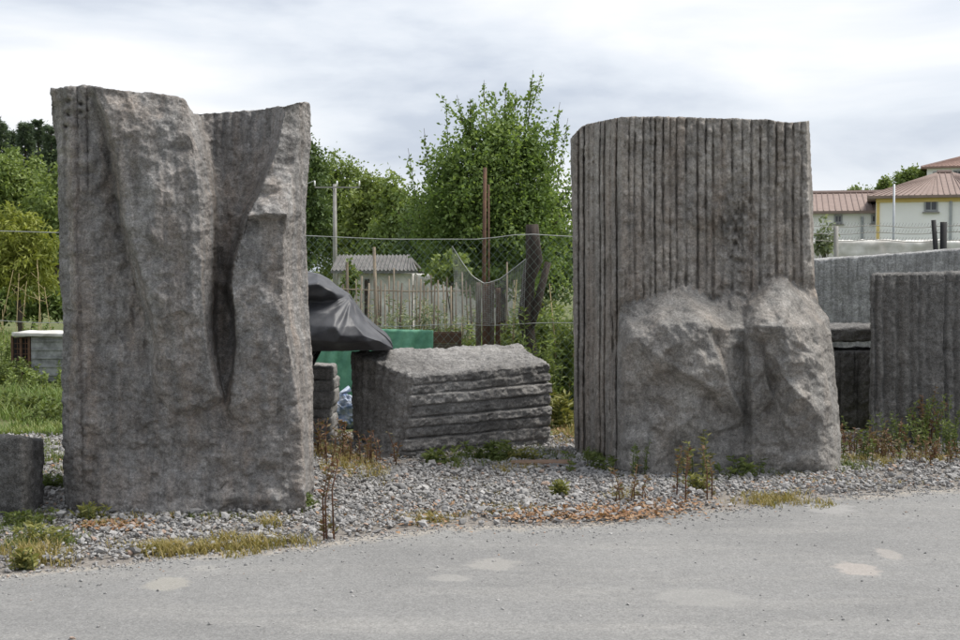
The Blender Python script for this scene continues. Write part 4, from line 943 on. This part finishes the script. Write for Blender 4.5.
# ------------------------------------------------------------------ metal box on the grass, left
bx = empty('metal_box', (*gnd(38, 383)[:2], 0)); p = gnd(38, 383); Yb = p[1]; s = Yb / F
xl_, xm_, xr_ = at(11, 350, Yb)[0], at(31, 350, Yb)[0], at(78, 350, Yb)[0]; hz = at(20, 333, Yb)[2]
mb = MB(); mb.box(((xm_ + xr_) / 2, Yb + .3, hz / 2 - .01), (xr_ - xm_, .6, hz - .06)); mb.build('front_panel', M['zinc_box'], bx, base=bx.location)
for k in range(5):
    mb = MB(); mb.box(((xm_ + xr_) / 2, Yb - .008, hz * (.16 + .17 * k)), (xr_ - xm_ - .02, .016, .02)); mb.build('rib', M['zinc_box'], bx, base=bx.location)
for k, x in enumerate((xl_ + .02, (xl_ + xm_) / 2, xm_ - .025)):
    mb = MB(); mb.box((x, Yb, hz / 2 - .02), (.032, .035, hz - .04)); mb.build('corner_post', M['rust'], bx, base=bx.location)
mb = MB()
for k in range(9): mb.box(((xl_ + xm_) / 2, Yb + .012, hz * (k + .5) / 9.5), (xm_ - xl_ - .01, .008, .012))
for k in range(5): mb.box((xl_ + (xm_ - xl_) * (k + .5) / 5, Yb + .024, hz / 2 - .03), (.012, .008, hz - .08))
mb.build('rusty_grille', M['rust'], bx, base=bx.location)
mb = MB(); mb.box(((xl_ + xm_) / 2, Yb + .34, hz / 2 - .03), (xm_ - xl_, .5, hz - .08)); mb.build('inner_panel', M['black'], bx, base=bx.location)
C = box8(xl_ - .02, xr_ + .05, Yb - .08, Yb + .66, hz - .03, hz + .03)
C[:, 2] -= .035; C[[4, 7, 0, 3], 2] += .02; C[[4, 0], 0] += .06
block('lid', C, M['board'], (20, 10, 3), .01, lambda V, n: .012 * fbm(V, 4, 3, 9), parent=bx)
tag(bx, 'old grey metal box with rusty open grille and white lid on the grass', 'box')

# ------------------------------------------------------------------ plastic things by the bench stone
c = gnd(345, 428); r = np.random.default_rng(9)
nu_, nv_ = 40, 26; th, ph = np.meshgrid(np.linspace(0, 2 * math.pi, nu_, endpoint=False), np.linspace(.02, math.pi - .02, nv_))
D = np.stack([np.sin(ph) * np.cos(th), np.sin(ph) * np.sin(th), np.cos(ph)], -1).reshape(-1, 3)
rad = 1 + .28 * ridged(D, 1.6, 4, 400) * .6 + .18 * fbm(D, 2.3, 3, 410)
V = D * rad[:, None] * [.16, .13, .17]; V[:, 2] += .15; V[:, 2] = np.maximum(V[:, 2], .0); V += c
I = np.arange(nu_ * nv_).reshape(nv_, nu_); I2 = np.roll(I, -1, 1); Q = np.stack([I[:-1], I[1:], I2[1:], I2[:-1]], -1).reshape(-1, 4)
root = empty('plastic_bag', c); mesh('sack', V, Q, M['blue'], root, False, c)
mb = MB(); mb.tube([c + [.0, -.02, .3], c + [-.03, -.03, .36], c + [.05, 0, .40]], [.03, .02, .035], 7); mb.build('knot', M['blue'], root, True, c)
tag(root, 'crumpled blue and white plastic bag beside the oblong stone block', 'bag')
c = gnd(556, 412); root = empty('bucket', c); s = c[1] / F
mb = MB(); mb.tube([c + [0, 0, .0], c + [0, 0, .06], c + [0, 0, .26]], [.095, .1, .125], 18); mb.build('body', M['teal'], root, True, c)
mb = MB(); a_ = np.linspace(0, 2 * math.pi, 25); mb.tube([c + [.127 * math.cos(k), .127 * math.sin(k), .262] for k in a_], .009, 6); mb.build('rim', M['teal'], root, True, c)
mb = MB(); a_ = np.linspace(0, math.pi, 14); mb.tube([c + [.13 * math.cos(k), -.05 * math.sin(k) - .03, .25 - .07 * math.sin(k)] for k in a_], .004, 5); mb.build('handle', M['galv'], root, True, c)
tag(root, 'teal plastic bucket between the oblong block and the fluted stone', 'bucket')
c = gnd(541, 467); C = box8(c[0] - .25, c[0] + .25, c[1] - .07, c[1] + .07, .02, .05, .06)
tag(block('plank', C, M['plank'], (24, 6, 3), .006, lambda V, n: .005 * fbm(V, 9, 3, 11)), 'short reddish brown plank lying on the gravel', 'plank')
for k, (x, y, sz, lb) in enumerate(((283, 513, .055, 'reddish brown stone at the right foot of the cleft stone'), (318, 496, .035, 'small rusty red stone in gravel below the wrapped bundle'), (437, 506, .03, 'small pinkish stone in the gravel before the oblong block'))):
    c = gnd(x, y); c[2] = sz * .6
    rad = 1 + .22 * fbm(D, 1.2, 3, 420 + k); V = c + D * rad[:, None] * [sz, sz * .8, sz * .75]
    tag(mesh('loose_stone', V, Q, M['red_stone'], None, True, (c[0], c[1], 0)), lb, 'stone', 'loose reddish stones')

# ------------------------------------------------------------------ gravel
def ico():
    p = (1 + 5 ** .5) / 2
    V = np.array([(-1, p, 0), (1, p, 0), (-1, -p, 0), (1, -p, 0), (0, -1, p), (0, 1, p), (0, -1, -p), (0, 1, -p), (p, 0, -1), (p, 0, 1), (-p, 0, -1), (-p, 0, 1)], float)
    Fc = np.array([(0, 11, 5), (0, 5, 1), (0, 1, 7), (0, 7, 10), (0, 10, 11), (1, 5, 9), (5, 11, 4), (11, 10, 2), (10, 7, 6), (7, 1, 8), (3, 9, 4), (3, 4, 2), (3, 2, 6), (3, 6, 8), (3, 8, 9), (4, 9, 5), (2, 4, 11), (6, 2, 10), (8, 6, 7), (9, 8, 1)])
    return V / np.linalg.norm(V[0]), Fc
def gravel():
    r = np.random.default_rng(17); n = 125000
    x = r.uniform(-5.2, 6.0, n); e_ = edgeY(x); y = e_ - .05 + (r.uniform(0, 1, n) ** .8) * (12.6 - e_)
    patch = fbm(np.column_stack([x, y, x * 0]), 1.1, 4, 71)
    dens = np.clip(1.0 - np.clip((y - 10.6) / 2.0, 0, .75) + .75 * patch, .06, 1)
    dens *= np.clip((y - e_ + .06) / .22, .2, 1)
    keep = (r.uniform(0, 1, n) < dens) & (np.abs(x) < y * .42 + .5)
    x, y = x[keep], y[keep]
    m2 = 5200; x2 = r.uniform(-4.2, 5.0, m2); y2 = edgeY(x2) - r.exponential(.16, m2); m3 = 500; x3 = r.uniform(-3.5, 4.5, m3); y3 = edgeY(x3) - r.uniform(0, 3.2, m3)
    x = np.concatenate([x, x2, x3]); y = np.concatenate([y, y2, y3]); e_ = edgeY(x); n = len(x)
    V0, F0 = ico(); s = np.clip(r.lognormal(math.log(.0092), .45, n), .005, .036); s = np.where(y < e_ + .02, np.minimum(s * .5, .011), s)
    S_ = s[:, None] * r.uniform(.65, 1.35, (n, 3)) * [1, 1, .7]
    jit = 1 + .22 * r.normal(size=(n, 12, 1)); V = V0[None] * jit * S_[:, None]
    a = r.uniform(0, 2 * math.pi, n); ca, sa = np.cos(a)[:, None], np.sin(a)[:, None]
    X = V[..., 0] * ca - V[..., 1] * sa; Y_ = V[..., 0] * sa + V[..., 1] * ca
    b2 = r.normal(0, .5, n)[:, None]; Z = V[..., 2] * np.cos(b2) + X * np.sin(b2); X = X * np.cos(b2) - V[..., 2] * np.sin(b2)
    zc = .009 + s * .35 + np.where(y > e_ + .1, r.uniform(0, .022, n), 0)
    V = np.stack([X + x[:, None], Y_ + y[:, None], Z + zc[:, None]], -1).reshape(-1, 3)
    Fc = (F0[None] + 12 * np.arange(n)[:, None, None]).reshape(-1, 3)
    tag(mesh('gravel', V, Fc, M['gravel']), 'loose grey crushed gravel between the road and the stones', 'gravel', kind='stuff')
gravel()

# ------------------------------------------------------------------ grass, litter and weeds
def blades(name, P, h, wd, mat, lean=.5, seed=0):
    r = np.random.default_rng(seed); n = len(P); a = r.uniform(0, 2 * math.pi, n); h = h * r.uniform(.45, 1.25, n)
    dx = np.column_stack([np.cos(a), np.sin(a), np.zeros(n)]); sd = np.column_stack([-np.sin(a), np.cos(a), np.zeros(n)]); ln = (lean * r.uniform(.1, 1.2, n) * h)[:, None]; up = np.array([0, 0, 1.0])
    hh = h[:, None]; ww = (wd * r.uniform(.6, 1.3, n))[:, None]
    V = np.stack([P - sd * ww, P + sd * ww, P + up * hh * .55 + dx * ln * .35 + sd * ww * .75, P + up * hh * .55 + dx * ln * .35 - sd * ww * .75, P + up * hh * (1 - .12 * lean) + dx * ln], 1).reshape(-1, 3)
    k = 5 * np.arange(n)[:, None]; Q = np.array([0, 1, 2, 3]) + k; T_ = np.array([3, 2, 4]) + k
    return mesh(name, V, [Q, T_], mat)
r = np.random.default_rng(23)
# meadow behind, left of the cleft stone and in the garden
n = 60000; Yv = 12.4 + (r.uniform(0, 1, n) ** 1.7) * 20; pxv = r.uniform(-90, 600, n)
Pm = np.column_stack([(pxv - 480) / F * Yv, Yv, np.zeros(n)])
kp = fbm(Pm, .8, 3, 81) > -.5; kp &= ~((Yv < 14.0) & (pxv > 120)); Pm = Pm[kp]
hv = .13 + .09 * np.clip(fbm(Pm, .7, 2, 83), -1, 1)
tag(blades('meadow_grass', Pm, hv * .8 * (1 + .02 * Pm[:, 1]), .006, M['grass_green'], .9, 24), 'bright green meadow grass beyond the stones', 'grass', kind='stuff')
# dry and green tufts on the gravel: (px, py, spread px, spread py, count, height)
def tufts(spec, seed):
    r = np.random.default_rng(seed); out_ = []; hs = []
    for (x, y, sx_, sy_, c_, h_) in spec:
        k = max(1, c_ // 16); cx = r.normal(x, sx_ * .55, k); cy = r.normal(y, sy_ * .55, k); q = gnd(cx, cy)
        for p in q:
            m_ = int(16 * r.uniform(.5, 1.6)); o_ = p + np.column_stack([r.normal(0, .035, m_), r.normal(0, .035, m_), np.zeros(m_)]); out_.append(o_); hs.append(np.full(m_, h_))
    return np.concatenate(out_), np.concatenate(hs)
Pd, hd = tufts([(185, 552, 55, 5, 1500, .06), (250, 546, 45, 5, 900, .07), (165, 553, 25, 4, 700, .07), (30, 560, 30, 8, 500, .09), (60, 560, 20, 6, 300, .06), (110, 527, 22, 4, 350, .05), (425, 521, 28, 3, 500, .05), (520, 512, 40, 5, 500, .05), (270, 525, 16, 10, 200, .08), (430, 519, 10, 2, 120, .05),
                (345, 468, 20, 9, 700, .09), (375, 478, 12, 9, 250, .09), (515, 468, 30, 8, 400, .07), (770, 503, 28, 5, 600, .07), (820, 507, 12, 3, 90, .05), (625, 497, 22, 7, 200, .06), (870, 462, 40, 6, 700, .08), (930, 462, 40, 5, 500, .08), (330, 455, 18, 8, 400, .1), (565, 440, 14, 15, 300, .09), (640, 470, 70, 6, 200, .05), (180, 520, 110, 2, 500, .05), (730, 478, 100, 3, 500, .05), (470, 457, 70, 4, 400, .06), (450, 495, 90, 18, 350, .045), (850, 485, 90, 6, 250, .045)], 25)
tag(blades('dry_grass', Pd, hd, .0035, M['grass_dry'], 1.0, 26), 'low yellow and straw coloured grass tufts on the gravel', 'grass', kind='stuff')
Pg, hg = tufts([(20, 528, 30, 8, 900, .07), (60, 540, 22, 8, 300, .06), (600, 462, 18, 6, 700, .1), (480, 462, 40, 7, 600, .08), (550, 458, 24, 6, 300, .07), (745, 474, 22, 5, 500, .08), (850, 468, 16, 6, 300, .08), (310, 508, 8, 4, 160, .06), (55, 470, 14, 25, 500, .09), (20, 548, 26, 6, 300, .07), (300, 510, 10, 3, 150, .06), (690, 485, 20, 5, 120, .06), (190, 520, 100, 2, 250, .05), (760, 476, 80, 3, 350, .06)], 27)
tag(blades('green_grass', Pg, hg, .004, M['leaf_weed'], .8, 28), 'short green grass tufts round the feet of the stones', 'grass', kind='stuff')
spec = [(600, 512, 60, 6, 900), (660, 503, 40, 6, 400), (115, 525, 26, 4, 420), (530, 514, 40, 5, 350), (350, 462, 30, 9, 500), (150, 460, 0, 0, 1), (60, 462, 14, 10, 200), (860, 450, 30, 8, 400), (215, 505, 4, 2, 8), (560, 430, 20, 16, 300), (420, 515, 60, 14, 150), (800, 480, 80, 8, 150), (930, 455, 30, 6, 200)]
LPs = np.concatenate([gnd(r.normal(x, sx_ * .6 + .1, c_), r.normal(y, sy_ * .6 + .1, c_), .028) for x, y, sx_, sy_, c_ in spec]); DD = r.normal(size=(len(LPs), 3)) * [1, 1, .25]
tag(leaves('leaf_litter', LPs, .035, M['litter'], D=DD, seed=29, up=2, aspect=.6), 'brown fallen leaves scattered over the gravel', 'leaf litter', kind='stuff')

def weed(px, py, h, spread, stems, lpm, lsize, lm, sm, label, cat='weed', group='weeds round the stones', seed=0, Yo=None, name='weed', aspect=.4, lean=.25):
    r = np.random.default_rng(seed); base = gnd(px, py) if Yo is None else np.array([*at(px, 270, Yo)[:2], 0.0]); root = empty(name, base)
    mb = MB(); LP = []; LD = []; few = stems <= 8
    for k in range(stems):
        a = r.uniform(0, 2 * math.pi); hh = h * r.uniform(.5, 1.05); b0 = base + [r.normal() * spread * .45, r.normal() * spread * .3, 0]
        tip = b0 + [math.cos(a) * lean * hh, math.sin(a) * lean * hh, hh]; mid = (b0 + tip) / 2 + [math.cos(a) * -.06 * hh, 0, .05 * hh]
        mb.tube([b0 - [0, 0, .02], mid, tip], [.004 + .004 * h, .003 + .003 * h, .0015], 5)
        if few: mb.build('stem', M[sm], root, True, base); mb = MB()
        m_ = max(3, int(lpm * hh)); tt = r.uniform(.05, 1, m_)[:, None]
        p = np.where(tt < .5, b0 + (mid - b0) * tt * 2, mid + (tip - mid) * (tt - .5) * 2); an = r.uniform(0, 2 * math.pi, m_)
        LP.append(p); LD.append(np.column_stack([np.cos(an), np.sin(an), r.uniform(-.1, .8, m_)]))
    if not few: mb.build('stem', M[sm], root, True, base)['kind'] = 'stuff'
    leaves('foliage', np.concatenate(LP), lsize, M[lm], root, base, D=np.concatenate(LD), seed=seed + 1, aspect=aspect)
    tag(root, label, cat, group)
weed(686, 502, .42, .16, 5, 80, .038, 'leaf_red', 'stem_red', 'thin reddish dock weed before the broken lower half of the fluted stone', seed=51, lean=.12)
weed(694, 480, .36, .14, 6, 100, .05, 'leaf_yellow', 'stem_green', 'yellow green weed against the middle of the broken lower half', seed=52)
weed(331, 541, .62, .05, 3, 60, .045, 'leaf_red', 'stem_red', 'tall thin red stemmed weed at the asphalt edge', seed=53, lean=.08)
weed(745, 480, .17, .28, 11, 130, .05, 'leaf_weed', 'stem_green', 'low bushy green weed at the foot of the broken lower half', seed=54)
weed(598, 472, .18, .25, 11, 130, .05, 'leaf_weed', 'stem_green', 'green weed at the left corner of the fluted stone', seed=55)
weed(437, 466, .14, .18, 18, 150, .055, 'leaf_weed', 'stem_green', 'low green weed at the near corner of the oblong block', seed=56)
weed(492, 462, .17, .22, 22, 150, .055, 'leaf_weed', 'stem_green', 'green weed along the grooved face of the oblong block', seed=57)
weed(525, 462, .12, .16, 14, 150, .05, 'leaf_yellow', 'stem_green', 'yellowish weed near the plank and the oblong block', seed=58)
weed(360, 466, .30, .34, 20, 60, .04, 'leaf_red', 'stem_red', 'rusty brown dry weed before the dark face of the oblong block', seed=59)
weed(338, 458, .34, .25, 14, 60, .045, 'leaf_red', 'stem_red', 'rusty brown dry weed beside the stack of slabs', seed=60)
weed(625, 505, .26, .14, 7, 90, .04, 'leaf_red', 'stem_red', 'small red brown weed in gravel by the left corner of the fluted stone', seed=61)
weed(640, 478, .3, .12, 6, 70, .035, 'leaf_weed', 'stem_green', 'thin green weed climbing the left of the broken lower half', seed=62, lean=.1)
for k, (x, y, h, lm, lb) in enumerate([(858, 455, .32, 'leaf_red', 'reddish weed in the gap between the fluted stone and fluted block'), (880, 460, .28, 'leaf_red', 'reddish weed at the corner of the dark fluted block'), (905, 455, .42, 'leaf_weed', 'green bramble against the dark fluted block'), (930, 450, .55, 'leaf_weed', 'tallest green bramble against the dark fluted block'),
                                      (915, 462, .25, 'leaf_red', 'low red brown weed before the green brambles'), (950, 458, .36, 'leaf_weed', 'green bramble furthest along the dark fluted block'), (945, 464, .22, 'leaf_red', 'low red brown weed before the furthest bramble'), (844, 462, .3, 'leaf_weed', 'pale green weed against the right foot of the fluted stone')]):
    weed(x, y, h * .9, .34, 16, 110, .034, lm, 'stem_red' if lm == 'leaf_red' else 'stem_green', lb, seed=70 + k, group='weeds before the dark fluted block')
weed(925, 448, .62, .16, 8, 70, .045, 'leaf_red', 'stem_red', 'tall red brown dry weed among the green brambles', seed=79, group='weeds before the dark fluted block')
for k, (x, y, sp_, lm, lb) in enumerate([(20, 530, .2, 'leaf_weed', 'leafy green weed at the foot of the knee high block'), (45, 545, .12, 'leaf_yellow', 'yellow weed on the gravel near the knee high block'), (24, 570, .06, 'leaf_yellow', 'tiny yellow weed at the asphalt edge near the knee high block'), (92, 522, .12, 'leaf_yellow', 'small yellow weed at the left foot of the cleft stone'), (303, 511, .1, 'leaf_weed', 'bright green weed at the right foot of the cleft stone'), (556, 499, .08, 'leaf_yellow', 'bright yellow green weed alone on the open gravel'), (55, 490, .16, 'leaf_weed', 'green weed between the knee high block and the cleft stone'), (700, 492, .06, 'leaf_yellow', 'small yellow weed before the red dock weed')]):
    weed(x, y, .12, sp_, 12, 160, .045, lm, 'stem_green', lb, seed=90 + k)
# tall growth behind the fence
GW_ = 'tall weeds behind the fence'
for k, (x, Yo, h, sp_, lm, lb) in enumerate([(512, 14.6, 1.0, .30, 'leaf_weed', 'tall green weed between the boards and the gnarled post'), (548, 14.7, 1.35, .34, 'leaf_weed', 'tallest green weed beside the gnarled post'), (568, 14.4, 1.2, .25, 'leaf_mid', 'tall dark green weed by the edge of the fluted stone'), (470, 15.2, .75, .3, 'leaf_weed', 'green weed behind the boards and crate'),
                                            (400, 17.0, .75, .8, 'leaf_weed', 'broad green weed patch below the garden stakes'), (440, 17.3, .8, .7, 'leaf_weed', 'green weeds behind the wooden crate'), (360, 17.2, .75, .8, 'leaf_weed', 'green weeds before the shed'), (330, 16.5, .8, .6, 'leaf_weed', 'green weeds just behind the wrapped bundle'), (555, 13.2, .35, .3, 'leaf_yellow', 'yellow weed behind the teal bucket'), (530, 15.5, 1.1, .4, 'leaf_mid', 'dark green weed behind the gnarled post')]):
    weed(0 + x, 0, h, sp_, 34 if sp_ > .5 else 22, 75, .085, lm, 'stem_green', lb, group=GW_, seed=110 + k, Yo=Yo, aspect=.35)
T('ivy_bush', 452, 20, [(452, 263, 17, 10), (448, 272, 20, 9)], 1300, 60, .08, 'leaf_light', 'small rounded yellow green bush above the white garden wall', cat='bush', seed=130, trunk_r=.03)
T('ivy_bush', 348, 21, [(351, 272, 7, 14), (350, 286, 9, 14)], 700, 40, .07, 'leaf_light', 'narrow green climber at the end of the shed', cat='bush', seed=131, trunk_r=.02)
# dry stalks standing in the meadow on the left
for k in range(7):
    r = np.random.default_rng(140 + k); x = -5 + k * 9.5 + r.uniform(-2, 2); Ys = 21 + r.uniform(-1, 2); pb = np.array([*at(x, 270, Ys)[:2], 0]); h = r.uniform(.9, 1.9)
    mb = MB(); tip = pb + [r.normal() * .12, 0, h]; mb.tube([pb, (pb + tip) / 2 + r.normal(size=3) * .03, tip], [.007, .006, .003], 5)
    for q in range(4): f = r.uniform(.5, 1); s0 = pb + (tip - pb) * f; mb.tube([s0, s0 + [r.normal() * .12, r.normal() * .06, .12]], [.005, .002], 4)
    tag(mb.build('dry_stalk', M['straw'], None, True, pb), 'pale dry plant stalk standing in the meadow before the willow bush', 'stalk', 'dry stalks in the meadow')
for k, (x, Yo, h, sp_, lm, lb) in enumerate([(385, 18.2, 1.0, .7, 'leaf_pale', 'pale dry weeds before the shed wall'), (430, 18.4, 1.05, .7, 'leaf_pale', 'pale dry weeds before the white garden wall'), (500, 14.9, 1.15, .3, 'leaf_light', 'light green weed beside the drooping net'),
                                            (535, 14.4, 1.2, .3, 'leaf_light', 'light green weed in front of the gnarled post'), (558, 14.5, 1.3, .3, 'leaf_light', 'light green tall weed between the gnarled post and fluted stone'), (525, 13.6, .7, .3, 'leaf_weed', 'green weed just behind the far end of the oblong block'), (415, 15.0, .75, .4, 'leaf_weed', 'green weed behind the green sheet')]):
    weed(x, 0, h, sp_, 30, 70, .07, lm, 'stem_green', lb, group=GW_, seed=160 + k, Yo=Yo, aspect=.3)
for k, (x, Ys, h, lb) in enumerate([(512, 14.5, 1.5, 'thin pale dry stalk beside the drooping net'), (520, 15, 1.35, 'thin pale dry stalk beside the gnarled post'), (556, 14.3, 1.45, 'leaning pale dry stalk between gnarled post and fluted stone'), (566, 14.3, 1.2, 'short pale dry stalk at the edge of the fluted stone')]):
    r = np.random.default_rng(180 + k); pb = np.array([*at(x, 270, Ys)[:2], 0]); mb = MB(); tip = pb + [r.normal() * .12, 0, h]; mb.tube([pb, (pb + tip) / 2 + r.normal(size=3) * .03, tip], [.012, .01, .004], 5)
    tag(mb.build('dry_stalk', M['straw'], None, True, pb), lb, 'stalk', 'dry stalks by the fence')
for k, (x, Yo, h, sp_, lm, lb) in enumerate([(15, 17.8, .38, .5, 'leaf_weed', 'clover and weeds before the rusty grille of the metal box'), (45, 17.4, .30, .5, 'leaf_light', 'light green weeds before the grey panel of the metal box'), (-8, 20.5, .6, .6, 'leaf_light', 'tall light weeds beside the metal box'), (40, 22.5, .75, .8, 'leaf_light', 'tall light weeds behind the metal box'),
                                            (20, 14.5, .22, .5, 'leaf_weed', 'low weeds in the grass beyond the knee high block'), (50, 13.6, .2, .4, 'leaf_weed', 'low weeds in the grass beside the cleft stone')]):
    weed(x, 0, h, sp_, 30, 110, .05, lm, 'stem_green', lb, group='weeds in the meadow', seed=200 + k, Yo=Yo, aspect=.5)
for k, (x, lb) in enumerate([(-6, 'dense green bush at the meadow edge, beside the willow bush'), (30, 'dense green bush at the meadow edge, behind the metal box'), (66, 'dense green bush at the meadow edge, hidden partly by the cleft stone')]):
    T('meadow_bush', x, 33, [(x, 304, 20, 15), (x + 10, 298, 16, 14)], 5000, 110, .12, 'leaf_mid', lb, cat='bush', group='bushes at the meadow edge', seed=230 + k, trunk_r=.04, limbs=0)
for k, (x, Yo, h, lb) in enumerate([(352, 18.5, 1.15, 'tall pale dry weeds at the end of the shed'), (408, 18.6, 1.2, 'tall pale dry weeds between the shed and the white garden wall'), (455, 18.4, 1.15, 'tall pale dry weeds below the small rounded bush'), (540, 13.5, .95, 'yellow green tall weed in front of the fence beside the fluted stone'), (520, 13.7, .8, 'yellow green weed in front of the fence behind the oblong block')]):
    weed(x, 0, h, .55 if k < 3 else .25, 26, 70, .06, 'leaf_pale' if k < 3 else 'leaf_light', 'straw' if k < 3 else 'stem_green', lb, group=GW_, seed=250 + k, Yo=Yo, aspect=.3, lean=.12)
